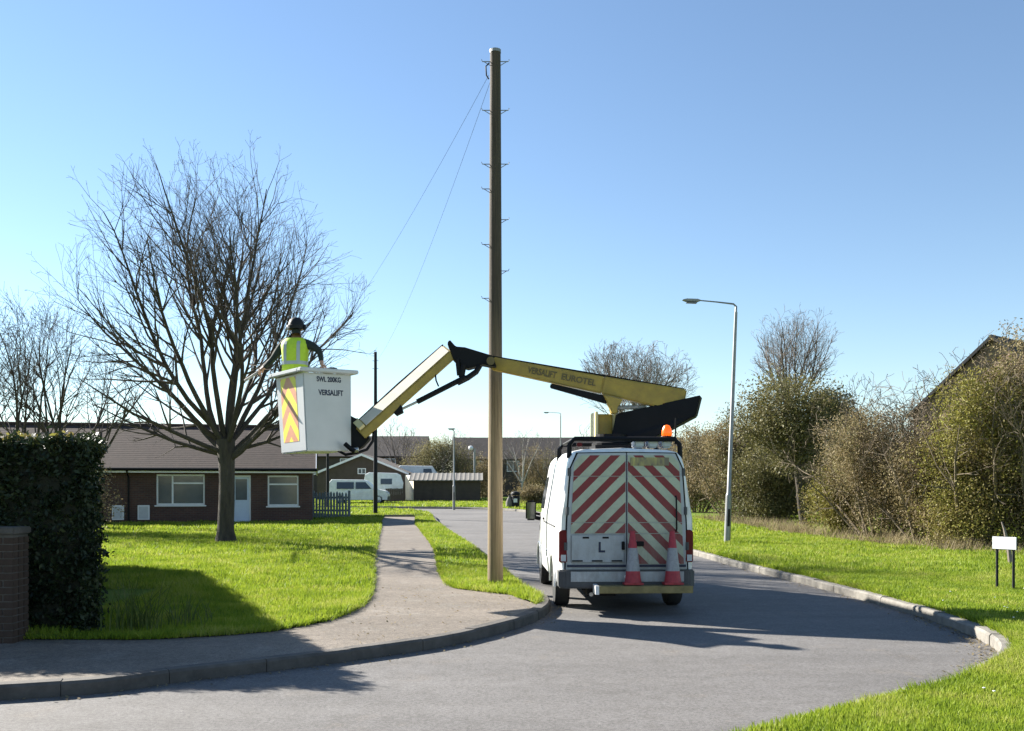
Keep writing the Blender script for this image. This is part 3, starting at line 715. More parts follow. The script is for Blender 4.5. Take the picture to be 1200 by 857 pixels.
MB().bb(2.02,2.10,-.75,-.5,.72,.88).build('headlight', M['steel'], pv); MB().bb(2.02,2.10,.5,.75,.72,.88).build('headlight', M['steel'], pv)
cv, _ = side_car('caravan', far_at(449, 76), R(8), 'white caravan standing behind the small parked van', [(-1.5,.55),(1.5,.55),(1.6,1.5),(1.4,2.15),(1.1,2.3),(-1.1,2.36),(-1.42,2.2),(-1.58,1.5)], 2.0,
    [[(-.2,1.4),(.7,1.4),(.7,1.85),(-.2,1.85)]], (0,), .32, 'caravan')
mo, _ = side_car('motorhome', far_at(494, 86), R(4), 'white motorhome with its roof showing above the garage', [(-2.4,.45),(2.3,.45),(2.4,1.3),(1.9,1.55),(1.5,2.3),(1.0,3.0),(-1.9,3.05),(-2.4,2.6)], 2.2,
    [[(.2,2.2),(1.0,2.2),(.9,2.75),(.2,2.75)],[(-1.6,1.6),(-.5,1.6),(-.5,2.2),(-1.6,2.2)]], (-1.5,1.5), .34, 'motorhome')

pf = empty('panel_fence', far_at(463, 74), 0, 'dark board fence panel beside the pale garage end', 'fence')
for i in range(9): MB().bb(-.75+i*.165,-.75+i*.165+.155,-.012+.004*(i % 2),.012,0,1.08+.01*(i % 3)).build('board', M['render_dark'], pf)
for z in (.2,.85): MB().bb(-.76,.74,.013,.06,z,z+.08).build('rail', M['render_dark'], pf)
# ------------------------------------------------------------ poles and lamps
def taper_pole(name, loc, h, r0, r1, m, label, cat='pole'):
    root = empty(name, loc, 0, label, cat)
    mb = MB(); mb.tube([(0,0,-.3),(0,0,h*.5),(0,0,h)], [r0,(r0+r1)/2,r1], 16); mb.build('shaft', M[m], root, smooth=True); return root
# big wooden pole in the strip
PD = 15.95
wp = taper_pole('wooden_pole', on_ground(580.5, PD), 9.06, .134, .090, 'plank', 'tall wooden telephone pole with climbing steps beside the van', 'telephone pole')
pz = KERB
MB().tube([(0,0,9.04),(0,0,9.09),(0,0,9.11)], [.097,.097,.02], 14).build('cap', M['galv'], wp)
for py, sd_ in ((73,0),(130,0),(193,0),(222,-1),(258,1),(287,-1),(318,1),(350,-1)):
    z = at(0, py, PD).z-pz
    for s in ((-1,1) if sd_ == 0 else (sd_,)):
        mb = MB(); r = .11
        mb.tube([(s*(r-.05),-.02,z),(s*(r+.11),-.02,z),(s*(r+.125),-.02,z+.035)], .0075, 6)
        mb.tube([(s*(r-.03),-.02,z-.07),(s*(r+.08),-.02,z-.003)], .006, 6)
        mb.build('step', M['galv'], wp)
mb = MB(); z = at(0, 84, PD).z-pz
mb.tube([(-.10,-.06,z+.12),(-.16,-.08,z+.05),(-.15,-.08,z-.10),(-.11,-.07,z-.16)], .012, 6); mb.build('bracket', M['iron'], wp, smooth=True)
def wire(a, b, sag, label):
    pts = []
    for i in range(25):
        t = i/24; p = a.lerp(b, t); p.z -= sag*4*t*(1-t); pts.append(p)
    tag(MB().tube(pts, .003, 4).build('telephone_wire', M['iron']), label, 'wire', 'wires from the wooden pole')
top = at(573, 88, PD)
wire(top, at(366, 420, 41), .5, 'thin wire from the wooden pole sloping down to the bungalow')
wire(top+Vector((.02,0,-.12)), at(440, 425, 48), .6, 'thin wire from the wooden pole down to the dark far pole')

dp = taper_pole('dark_pole', on_ground(440, 48), 8.35, .115, .075, 'iron', 'slim dark pole beside the far end of the footpath')
for z in (7.9, 7.5): MB().tube([(-.16,0,z),(.16,0,z)], .012, 6).build('step', M['iron'], dp)
d2 = taper_pole('short_dark_pole', on_ground(384, 58), 6.0, .10, .07, 'iron', 'dark pole standing behind the picket fence')
MB().tube([(0,0,5.95),(0,0,6.1)], [.08,.03], 12).build('cap', M['iron'], d2)

def street_lamp(loc, h, arm, label, lean=0, r=.075, low=1.4):
    root = empty('street_lamp', loc, 0, label, 'street lamp', 'street lamps'); root.rotation_euler = (0, lean, 0)
    MB().tube([(0,0,-.3),(0,0,low)], [r*1.25,r*1.2], 14).build('base', M['galv'], root, smooth=True)
    MB().tube([(0,0,low+.001),(0,0,low+.06),(0,0,h*.75),(0,0,h-.25)], [r*1.2,r*.85,r*.7,r*.62], 12).build('shaft', M['galv'], root, smooth=True)
    MB().tube([(0,0,h-.26),(0,0,h-.08),(-.08,0,h-.01),(-arm*.5,0,h+.03),(-arm,0,h+.06)], [r*.5,r*.45,r*.36,r*.28,r*.24], 8).build('arm', M['galv'], root, smooth=True)
    mb = MB(); mb.prism([(-arm-.42,0,0),(-arm-.30,0,-.07),(-arm+.02,0,-.07),(-arm+.12,0,0),(-arm+.02,0,.06),(-arm-.30,0,.055)], (0,.2,0), Matrix.Translation((0,-.1,h+.05)) @ Matrix.Diagonal((1,1,.6,1)))
    o = mb.build('lantern', M['galv'], root, bevel=.015); MB().bb(-arm-.3,-arm+.0,-.075,.075,h-.035,h-.012).build('lens', M['pane'], o)
    MB().bb(-.035,.035,-r*1.25-.01,-r*1.2+.02,.5,1.0).build('access_door', M['iron'], root)
    return root
street_lamp(on_ground(852, 27.2), 6.95, 1.15, 'tall grey street lamp on the outer verge with arm reaching left', lean=R(2.2))
street_lamp(on_ground(532, 60), 5.0, .01, 'short grey lamp column across the road by the garage', r=.07)
street_lamp(on_ground(657, 82), 7.6, 1.1, 'far street lamp showing above the left edge of the van roof', r=.07)
gl = taper_pole('globe_lamp', on_ground(556, 84), 4.55, .10, .09, 'galv', 'pale post with a round lamp head behind the garage roof', 'street lamp')
MB().lathe([(.01,-.22),(.16,-.16),(.23,0),(.16,.16),(.01,.22)], 14, Matrix.Translation((-.32,0,4.6))).build('globe', M['upvc'], gl, smooth=True)
MB().tube([(0,0,4.5),(-.2,0,4.6)], .04, 8).build('arm', M['galv'], gl)

# bin across the road
bn = empty('litter_bin', on_ground(604, 60), 0, 'dark litter bin on the far verge seen right of the wooden pole', 'bin')
MB().lathe([(.20,0),(.26,.05),(.29,.75),(.27,.78)], 16).build('body', M['iron'], bn, smooth=True)
MB().lathe([(.30,.80),(.30,.92),(.22,1.02),(.05,1.06)], 16).build('hood', M['iron'], bn, smooth=True)
MB().bb(-.12,.12,-.31,-.285,.35,.6).build('notice', M['upvc'], bn)
wb = empty('white_marker', on_ground(597, 60), 0, 'pale bag slumped against the far litter bin', 'bag')
mb = MB(); mb.lathe([(.10,0),(.22,.12),(.24,.35),(.14,.6),(.06,.72),(.10,.8)], 12); mb.build('sack', M['cement'], wb, smooth=True)

# small white sign
sg = empty('verge_sign', Vector((7.92,15.1,KERB)), R(-53), 'small blank white sign on two black legs on the grass verge', 'sign')
for x in (-.13,.13): MB().tube([(x,.03,-.2),(x,.03,.85)], .022, 8).build('leg', M['iron'], sg)
pl = MB().bb(-.19,.19,-.006,.006,.66,.86).build('plate', M['upvc'], sg, bevel=.004)
MB().bb(-.195,.195,.007,.02,.655,.865).build('backing', M['iron'], sg)

# ------------------------------------------------------------ hedge, pier
def hedge():
    root = empty('clipped_hedge', (-4.6,10.4,KERB), 0, 'tall square clipped dark hedge at the edge of the footpath', 'hedge')
    H = 2.20
    quads = [[(-4.62,10.45),(-12,10.2),(-12,11.9),(-5.4,12.1)], [(-4.9,11.0),(-6.1,11.6),(-10.4,19.7),(-8.85,19.7)]]
    def perp(a, b, P):
        t = (b-a).normalized(); n_ = Vector((-t.y, t.x)); c_ = (P[0]+P[1]+P[2]+P[3])/4
        return n_ if n_.dot(c_-a) > 0 else -n_
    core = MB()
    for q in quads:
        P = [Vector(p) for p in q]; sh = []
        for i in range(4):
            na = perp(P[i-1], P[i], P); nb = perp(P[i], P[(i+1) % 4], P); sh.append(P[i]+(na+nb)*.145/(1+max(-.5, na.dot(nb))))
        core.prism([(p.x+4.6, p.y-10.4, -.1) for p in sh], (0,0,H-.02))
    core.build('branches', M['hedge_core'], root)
    ctr = []; g = rng
    for q in quads:
        P = [Vector(p) for p in q]
        for i in range(4):
            a, b = P[i], P[(i+1) % 4]; L = (b-a).length
            n = int(L*H*(330 if i in (0,3) else 150)); t = g.random(n); z = g.random(n)*H
            for k in range(n):
                p = a.lerp(b, t[k]); inn = perp(a, b, P)
                wob = .06*noise.noise(Vector((p.x*1.7, p.y*1.7, z[k]*1.7)))+.03*noise.noise(Vector((p.x*5, p.y*5, z[k]*5)))
                edge = .10*max(0, (z[k]-H+.25)/.25)**2
                p = p+inn*(.07+wob+edge+abs(g.normal(0,.04))); ctr.append((p.x+4.6, p.y-10.4, z[k]))
        A, B, C_, D_ = P; n = int(260*abs((B-A).length*(C_-B).length))
        for k in range(n):
            u, w = g.random(), g.random(); p = (A.lerp(B, u)).lerp(D_.lerp(C_, u), w); ctr.append((p.x+4.6, p.y-10.4, H-.05+.05*noise.noise(Vector((p.x*2,p.y*2,3)))+g.normal(0,.03)))
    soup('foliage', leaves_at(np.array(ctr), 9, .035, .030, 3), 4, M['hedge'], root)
    sp = []
    for _ in range(90):     # sprigs poking above the clipped top
        y = random.uniform(10.4, 12); x = random.uniform(-7.5,-4.85-(y-10.4)*.45); sp.append((x+4.6, y-10.4, H+random.uniform(-.02,.04)))
    soup('new_shoots', leaves_at(np.array(sp), 10, .03, .032, 8), 4, M['ivy'], root)
hedge()
def pier():
    x0, x1, y0 = -5.61, -5.28, 9.93; root = empty('brick_pier', ((x0+x1)/2, y0, KERB-.02), 0, 'low brown brick gate pier in front of the hedge', 'pier')
    w = (x1-x0)/2; mb = MB(); mb.bb(-w+.008,w-.008,.008,2*w-.008,-.1,1.16); mb.build('mortar', M['kerb_dark'], root)
    ph = {}
    m1 = MB().box((0,0,0),(.215-.01+.11,.1025,.065)).mesh('brick_long', bevel=.004); m2 = MB().box((0,0,0),(.1025,.1025,.065)).mesh('brick_short', bevel=.004)
    bm1 = pm('pier_brick', (.17,.105,.07), .9, var=.4, scale=3, bmp=.6, bscale=40)
    for k in range(15):
        z = .035+k*.076
        lay = [(-w+.1,.051),(w-.1025+.05,.051),(-w+.1,2*w-.051),(w-.052,2*w-.051),(-w+.051,w),(w-.051,w)]
        for j, (x, y) in enumerate(lay):
            lng = j in (0, 2)
            sx = -1 if k % 2 else 1
            if lng:
                o = link_mesh('brick', MBK['l'], None, root); o.location = (sx*(-w+.1075), y, z)
            elif j in (1, 3):
                o = link_mesh('brick', MBK['s'], None, root); o.location = (sx*(w-.0512), y, z)
            else:
                o = link_mesh('brick', MBK['s'], None, root); o.location = (x, y, z)
            o.location.x += random.uniform(-.002,.002); o.location.y += random.uniform(-.003,.003)
    MB().bb(-w-.02,w+.02,-.02,2*w+.02,1.165,1.24).build('coping', M['kerb_dark'], root, bevel=.012)
pb = pm('pier_brick', (.062,.038,.027), .9, var=.4, scale=3, bmp=.6, bscale=40)
MBK = {'l': MB().box((0,0,0),(.215,.1025,.065)).mesh('brick', bevel=.004), 's': MB().box((0,0,0),(.1025,.1025,.065)).mesh('brick', bevel=.004)}
for me_ in MBK.values(): me_.materials.append(pb)
pier()

# weeds at the hedge foot
def weed_clump(name, loc, n, h, spread, label, m='weed', seed=4, w=.009):
    g = np.random.default_rng(seed); out = []
    root = empty(name, loc, 0, label, 'weeds')
    for _ in range(n):
        p = np.array([g.normal(0,spread), g.normal(0,spread), 0]); th = g.uniform(0,6.283); L = h*g.uniform(.5,1.1); bend = g.uniform(.2,.9)
        d = np.array([math.cos(th), math.sin(th), 0]); sd_ = np.array([-d[1], d[0], 0])
        prev = p; pw = w
        for k in range(1, 5):
            t = k/4; q = p+d*L*bend*t*t+np.array([0,0,L*(t-.25*bend*t*t)]); qw = w*(1-t)+.0005
            out.append([prev-sd_*pw, prev+sd_*pw, q+sd_*qw, q-sd_*qw]); prev, pw = q, qw
    tag(soup('blades', np.array(out), 4, M[m], root), kind='stuff'); return root
weed_clump('weed_clump', (-4.35,10.75,KERB), 90, .75, .14, 'tall ragged weeds growing at the foot of the hedge')
weed_clump('weed_clump', (-3.9,11.2,KERB), 60, .45, .2, 'lower tuft of long grass beside the hedge shadow', seed=6)

# ------------------------------------------------------------ trees
def fan_limbs():
    out = []; c = Vector((-.35,0,3.6)); e = Vector((4.45,4.2,4.35))       # crown centre relative to the fork
    for i, th in enumerate((14,30,44,57,69,80,91,102,113,125,138,152,167,50,130,96,160,24)):
        ps = (34,-30,12,-42,40,-14,30,-38,20,-34,42,-18,16,60,-62,70,-40,-30)[i]
        d = Vector((math.cos(R(th))*math.cos(R(ps*.8)), math.sin(R(ps))*.75, math.sin(R(th)))); d.normalize()
        t = 0
        while t < 9.5 and (i < 0 or (((d.x*t-c.x)/e.x)**2+((d.y*t-c.y)/e.y)**2+((d.z*t-c.z)/e.z)**2 < 1 or t < 2.5)): t += .1
        out.append((math.degrees(math.atan2(d.y, d.x)), math.degrees(math.asin(d.z)), t*1.02, .060+.004*t))
    return out
limbs = fan_limbs()
bare_tree('bare_tree', on_ground(265, 27), 'large spreading bare tree on the lawn in front of the bungalow', limbs, 3.0, .235, ((-.35,0,6.6),(4.5,4.3,4.4)),
          dict(kids=[2.9,2.7,4.0], start=[.22,.12,.08], ratio=(.34,.58), rmin=.0034, wander=[.07,.09,.12,.16], trop=[.034,.05,.045,.03], ang=(18,46)), seed=11)
for i, (px, D, h, lab, sd_) in enumerate(((28,33,8.2,'bare many stemmed tree rising behind the hedge',5),(82,35,8.6,'slimmer bare tree between the hedge and the big tree',8),(-40,34,8.0,'bare tree behind the hedge away from the lawn',9))):
    lb = [(a,random.uniform(55,80),h*.72,.07) for a in range(0,360,60)]
    bare_tree('bare_tree', on_ground(px, D), lab, lb, 1.2, .16, ((0,0,h*.58),(2.4,2.4,h*.45)), dict(kids=[2.0,2.4,3.4]), seed=sd_, group='bare trees behind the hedge')
bare_tree('bare_tree', on_ground(742, 72), 'far bare tree with fan shaped crown behind the yellow boom', [(a,random.uniform(35,80),8.0,.12) for a in range(0,360,36)], 3.2, .26, ((0,0,7.4),(5.6,5.0,4.9)), dict(kids=[1.7,2.1,3.0], rmin=.010), twig='twig_pale', seed=21)
bare_tree('birch_tree', on_ground(930, 50), 'grey fine twigged bare tree rising above the green tree', [(a,random.uniform(60,84),7.0,.08) for a in range(0,360,45)], 3.5, .16, ((0,0,7.9),(2.0,2.0,2.5)), dict(kids=[2.4,2.8,3.6], rmin=.005), twig='twig_pale', seed=23)
for px, D, h, sd_, lab in ((468,92,7.5,31,'small bare tree left of the yellow green bush'),(700,60,5.5,32,'low bare tree hidden behind the van'),(612,88,6.5,33,'pale stemmed birch in front of the far terrace'),(642,86,5.5,34,'thin bare tree next to the far terrace')):
    bare_tree('bare_tree', on_ground(px, D), lab, [(a,random.uniform(50,80),h*.65,.06) for a in range(0,360,60)], h*.25, .09, ((0,0,h*.6),(h*.33,h*.33,h*.42)), dict(kids=[1.6,2.0,2.6], rmin=.010), bark='birch' if px == 612 else 'bark', twig='twig_pale', seed=sd_, group='small far bare trees')
# green and brown growth on the right
def leafy_tree(name, loc, c, e, trunk, label, leafm, n, size, seed, lean=(0,0), cat='tree', per=16, spread=.2, lumps=12, bark='bark'):
    random.seed(seed); limbs = [(a,random.uniform(20,75),e[0]*1.25,trunk[1]*.42) for a in range(0,360,40)]
    root, store = bare_tree(name, loc, label, limbs, trunk[0], trunk[1], (c, e), dict(kids=[1.6,2.0,2.2], rmin=.008), twig='twig_brown', seed=seed, lean=lean, cat=cat, bark=bark)
    ends = [s[0][-1] for s in store if s[2] >= 2]; random.shuffle(ends)
    ctr = np.concatenate([np.array([tuple(p) for p in ends[:n//per//2]]).reshape(-1,3), blob_points(n//per//2, c, e, .45, seed, lumps)])
    soup('foliage', leaves_at(ctr, per, spread, size, seed), 4, M[leafm], root); return root
leafy_tree('leafy_tree', on_ground(943, 36), (-.6,0,3.9), (2.3,2.1,2.5), (2.4,.13), 'olive green ivy clad tree on the verge by the lamp', 'olive', 52000, .05, 41, lean=(-.35,0))
leafy_tree('conifer_tree', on_ground(990, 47), (-.6,0,5.0), (1.6,1.6,1.7), (3.5,.12), 'dark evergreen tree showing behind the olive tree', 'conifer', 14000, .07, 42)
shrub('thorn_bush', on_ground(1030, 29), (2.35,1.9,2.75), 'broad brown twiggy thorn bush with green at its foot', 'brownleaf', 'twig_brown', 34000, .034, stems=16, seed=51, cat='bush', twig_kids=[3.0,3.4,4.0])
shrub('leafy_bush', on_ground(985, 31), (1.2,1.1,1.35), 'low yellow green bush at the foot of the thorn bush', 'ivy', 'twig_brown', 15000, .036, stems=7, seed=52, cat='bush')
shrub('tall_bush', on_ground(1142, 25.5), (2.0,1.9,2.75), 'tall yellow green bush below the gabled house', 'ivy', 'twig_brown', 52000, .034, stems=11, seed=53, cat='bush', lumps=16, twig_kids=[3.0,3.2,3.4], tr=.06)
shrub('tall_bush', on_ground(1228, 25), (2.2,1.9,3.2), 'tall brown green bush behind the small white sign', 'brownleaf', 'twig_brown', 52000, .036, stems=13, seed=54, cat='bush', lumps=14, twig_kids=[3.0,3.2,3.4])
shrub('brown_bush', on_ground(862, 44), (2.4,1.8,2.9), 'brown leafless bush behind the street lamp', 'brownleaf', 'twig_brown', 30000, .045, stems=13, seed=55, cat='bush', twig_kids=[2.6,3.0,3.2])
shrub('brown_bush', on_ground(818, 52), (2.2,1.8,2.6), 'reddish brown bush close to the right side of the van', 'brownleaf', 'twig_brown', 28000, .05, stems=12, seed=56, cat='bush', twig_kids=[2.4,2.8,3.0])
shrub('brown_bush', on_ground(905, 39), (2.2,1.5,1.9), 'low dense olive bush under the ivy clad tree', 'olive', 'twig_brown', 30000, .045, stems=9, seed=57, cat='bush')
shrub('brown_bush', on_ground(1085, 27), (1.5,1.4,2.2), 'dark twiggy bush between thorn bush and tall yellow green bush', 'brownleaf', 'twig_brown', 20000, .035, stems=12, seed=58, cat='bush', twig_kids=[3.0,3.2,3.6])
shrub('brown_bush', on_ground(770, 60), (3.0,2.0,2.4), 'broad brown bush hidden behind the van', 'brownleaf', 'twig_brown', 9000, .06, stems=9, seed=59, cat='bush')
shrub('yellow_bush', on_ground(514, 88), (4.3,2.6,3.5), 'pale yellow green bush rising behind the garage', 'yellowbush', 'twig_pale', 34000, .06, stems=14, seed=61, cat='bush', per=12, spread=.25)
shrub('brown_bush', on_ground(563, 90), (2.2,2,2.6), 'reddish brown bush behind the globe lamp', 'brownleaf', 'twig_brown', 9000, .06, stems=10, seed=62, cat='bush')
shrub('brown_bush', on_ground(625, 92), (3.6,2,2.7), 'brown bare thicket in front of the far terrace', 'brownleaf', 'twig_brown', 9000, .06, stems=14, seed=63, cat='bush', twig_kids=[2.4,2.8,3.0])
shrub('brown_bush', on_ground(443, 92), (2.4,2,2.0), 'reddish bush behind the gabled house roof', 'brownleaf', 'twig_brown', 8000, .06, stems=9, seed=64, cat='bush')
shrub('hedge_bank', on_ground(640, 68), (2.6,1.2,.75), 'low brown bank of scrub beyond the litter bin', 'brownleaf', 'twig_brown', 16000, .05, stems=12, seed=65, cat='scrub')
shrub('brown_bush', on_ground(60, 31), (3.2,1.4,1.55), 'brown leafy shrub showing just above the hedge top', 'brownleaf', 'twig_brown', 9000, .04, stems=12, seed=66, cat='bush', twig_kids=[2.6,3.0,3.2])
for px, D, e, sd_, lab in ((900,56,(4.2,2,2.7),71,'brown thicket filling the gap behind the olive tree'),(985,54,(3.6,2,2.9),72,'brown thicket behind the thorn bush and evergreen'),(1065,42,(3.0,2,2.6),73,'brown thicket in front of the gabled house'),(1180,36,(3.4,2,2.7),74,'tall dusky thicket between gabled house and tall bushes')):
    shrub('thicket', on_ground(px, D), e, lab, 'brownleaf', 'twig_brown', 30000, .055, stems=14, seed=sd_, cat='bush', twig_kids=[2.2,2.6,2.8], lumps=14)
# dry undergrowth strip below the bushes
def undergrowth():
    out = []; g = np.random.default_rng(77); line = smooth_line([(13.5,20.5),(11.6,23.4),(10.2,27),(9.6,31),(9.2,36),(8.6,42)], .3)
    for k in range(9000):
        p = line[g.integers(len(line))]; x = p.x+abs(g.normal(0,.9))-.25; y = p.y+g.normal(0,.6); nz = noise.noise(Vector((x*.8,y*.8,2))); L = g.uniform(.08,.42)*(1+.9*nz)
        if nz < -.12+.5*(g.random()-.5): continue
        th = g.uniform(0,6.28); d = np.array([math.cos(th),math.sin(th),0]); s = np.array([-d[1],d[0],0])*.012
        b = np.array([x,y,hgt(y)+KERB]); tp = b+d*L*.6+np.array([0,0,L]); out.append([b-s,b+s,tp])
    tag(soup('undergrowth', np.array(out), 3, M['dry']), 'dry straw coloured undergrowth along the foot of the bushes', 'undergrowth', kind='stuff')
undergrowth()
st = empty('broken_stem', on_ground(1184, 19.5), 0, 'pale broken stem leaning behind the small white sign', 'stump')
MB().tube([(.02,0,-.1),(-.02,.02,.4),(-.06,.05,.62),(-.10,.05,.80),(-.13,.1,.95)], [.05,.045,.035,.025,.012], 8).build('stem', M['twig_pale'], st, smooth=True)
MB().tube([(-.02,.02,.4),(.05,0,.58),(.03,0,.64)], [.04,.045,.03], 8).build('stub', M['twig_pale'], st, smooth=True)

# ------------------------------------------------------------ cherry picker van
VX, VY, VR = 1.62, 13.3, R(1.9)
van = empty('cherry_picker_van', (VX, VY, 0), VR, 'white cherry picker van with red and white chevron doors and yellow boom', 'van')
VM = Matrix.Translation((VX, VY, 0)) @ Matrix.Rotation(VR, 4, 'Z'); VI = VM.inverted()
def vp(px, py, D): return VI @ at(px, py, D)
STN = [(0.0,.925,.795,2.27,.42),(.05,.955,.825,2.315,.36),(.5,.975,.84,2.34,.34),(2.0,.98,.845,2.35,.34),(3.55,.98,.84,2.34,.34),(3.8,.975,.82,2.24,.34),(4.15,.97,.84,1.78,.34),(4.5,.965,.88,1.30,.34),(4.8,.95,.86,1.13,.34),(5.05,.90,.80,.95,.34),(5.15,.82,.72,.78,.38)]
def sect(w, wt, zt, zb):
    zm = zb+.50*(zt-zb); r = min(.2, (zt-zm)*.4)
    half = [(w*.86,zb),(w*.97,zb+.06),(w,zb+.22*(zt-zb)),(w*1.002,zb+.36*(zt-zb)),(w-.004,zm),(w+(wt-w)*.5,zm+.5*(zt-r-zm)),(wt,zt-r),(wt-.035,zt-r*.5),(wt-.10,zt-r*.16),(wt-.24,zt)]
    return half
def side_x(z, w=.98, wt=.842, zt=2.34, zb=.34):
    h = sect(w, wt, zt, zb)
    for (xa, za), (xb, zb_) in zip(h, h[1:]):
        if za <= z <= zb_: return xa+(xb-xa)*(z-za)/max(1e-6, zb_-za)
    return wt
def van_body():
    mb = MB(); vs = []; fs = []; rows = []
    for y, w, wt, zt, zb in STN:
        h = sect(w, wt, zt, zb); ring = [(x, z) for x, z in h]+[(0, zt+.025)]+[(-x, z) for x, z in h[::-1]]
        rows.append(len(vs)); 
        for x, z in ring: vs.append((x, y, z))
    n = len(ring)
    for a in range(len(STN)-1):
        for i in range(n): fs.append((a*n+i, a*n+(i+1) % n, (a+1)*n+(i+1) % n, (a+1)*n+i))
    fs.append(tuple(range(n))); fs.append(tuple((len(STN)-1)*n+i for i in range(n))[::-1])
    mb.add(vs, fs); body = mb.build('body', M['white'], van, smooth=True)
    # wheel wells
    for y in (.98, 4.22):
        cu = MB()
        for s in (-1, 1): cu.lathe([(.43,-.30),(.43,.30)], 32, Matrix.Translation((s*.87,y,.33)) @ Matrix.Rotation(R(90), 4, 'Y'))
        co = cu.build('cutter', M['black']); co.parent = van
        md = body.modifiers.new('b', 'BOOLEAN'); md.object = co; md.operation = 'DIFFERENCE'; md.solver = 'EXACT'
        bpy.context.view_layer.update()
        ev = body.evaluated_get(bpy.context.evaluated_depsgraph_get()); me = bpy.data.meshes.new_from_object(ev)
        body.modifiers.clear(); body.data = me; bpy.data.objects.remove(co)
    while len(body.data.materials) > 1: body.data.materials.pop()
    body.data.polygons.foreach_set('material_index', [0]*len(body.data.polygons))
    body.data.set_sharp_from_angle(angle=R(32))
    return body
body = van_body()
def vb(mb, name, m, parent=None, **k): return mb.build(name, M[m], parent or van, **k)
for y in (.98, 4.22):
    for s in (-1, 1): wheel(van, (s*.845, y, .335), .335, .215)
vb(MB().tube([(-.8,.98,.335),(.8,.98,.335)], .055, 10).lathe([(.05,-.16),(.14,-.1),(.16,0),(.14,.1),(.05,.16)], 12, Matrix.Translation((0,.98,.33))), 'rear_axle', 'black', smooth=True)
vb(MB().bb(-.6,.6,.3,4.6,.30,.38).bb(.35,.7,1.6,2.5,.24,.42).bb(-.55,-.15,.05,.55,.24,.42), 'underframe', 'black')
vb(MB().tube([(-.5,1.6,.3),(-.5,.3,.28),(-.5,-.02,.27)], .03, 8), 'exhaust', 'steel', smooth=True)
# rear doors with chevron panels
xo = lambda z: .74+(2.22-z)/(2.22-.68)*.075
SEAM = [(2.235,1.945),(1.935,1.29),(1.28,1.135),(1.125,.70)]
for s in (-1, 1):
    d = vb(MB().prism([(s*.006,-.022,.62),(s*(xo(.62)+.045),-.022,.62),(s*(xo(1.3)+.055),-.022,1.3),(s*(xo(2.0)+.035),-.022,2.06),(s*(xo(2.2)-.05),-.022,2.262),(s*.006,-.022,2.272)], (0,.03,0)), 'rear_door', 'van_rear', bevel=.006)
    for i, (zt, zb) in enumerate(SEAM):
        if s == -1 and i == 3: continue
        q = [(s*.018,0,zb),(s*xo(zb),0,zb),(s*xo(zt),0,zt),(s*.018,0,zt)]
        if i == 0: q = [(s*.018,0,zb),(s*xo(zb),0,zb),(s*xo(zt-.1),0,zt-.1),(s*(xo(zt)-.10),0,zt),(s*.018,0,zt)]
        p = MB().prism([(x,-.034,z) for x,_,z in q], (0,.011,0)); vb(p, 'chevron_panel', 'chev', d)
    for z in (2.0, 1.45, .95): vb(MB().tube([(s*(xo(z)+.062),-.022,z-.055),(s*(xo(z)+.062),-.022,z+.055)], .024, 8), 'hinge', 'grey_plastic', d)
    if s == -1:
        lp = vb(MB().bb(-xo(1.0)+.01,-.03,-.040,-.022,.715,1.115), 'plate_panel', 'van_rear', d, bevel=.01)
        for x in (-.58,-.30): vb(MB().bb(x-.045,x+.045,-.046,-.040,1.06,1.085), 'clip', 'black', lp)
        for x in (-.70,-.42,-.14): vb(MB().bb(x-.075,x+.075,-.052,-.040,.735,.755), 'slot', 'black', lp)
        vb(MB().bb(-.075,-.03,-.07,-.0405,.90,1.02), 'handle', 'black', d, bevel=.006)
    else:
        vb(MB().bb(.10,.24,-.07,-.0345,.95,1.02), 'handle', 'black', d, bevel=.006)
    vb(MB().bb(s*.012,s*(xo(.68)+.03),-.036,-.0225,.655,.690), 'door_trim', 'letter', d)
    L_ = vb(MB().prism([(s*.83,-.03,.72),(s*.955,-.005,.72),(s*.955,-.005,1.16),(s*.905,-.03,1.18),(s*.85,-.03,1.18)], (0,.10,0)), 'tail_light', 'red_lamp', bevel=.012)
    vb(MB().bb(s*.86,s*.93,-.034,-.028,.74,.83), 'reversing_lens', 'white_dirty', L_)
vb(MB().prism([(-.885,-.006,.605),(.885,-.006,.605),(.862,-.006,1.3),(.808,-.006,2.06),(.712,-.006,2.276),(.0,-.006,2.286),(-.712,-.006,2.276),(-.808,-.006,2.06),(-.862,-.006,1.3)], (0,.004,0)), 'door_seal', 'black')
vb(MB().tube([(.70,-.05,1.16),(.70,-.085,1.20),(.715-.02,-.085,1.62),(.695,-.05,1.66)], .012, 8), 'grab_rail', 'black', smooth=True)
# amber numberless plate strip at the door top
mt, nt, b, _ = nodes_of('blurred_plate'); f, _r = noise_fac(nt, 7, 3, .6, .35, .62, stretch=(2.2,1,.6)); nt.links.new(mix_rgb(nt, f, (.44,.38,.13), (.17,.14,.10)), b.inputs['Base Color']); b.inputs['Roughness'].default_value = .5
M['plate'] = mt
vb(MB().bb(.05,.60,-.046,-.035,2.09,2.205), 'number_plate', 'plate', bevel=.003)
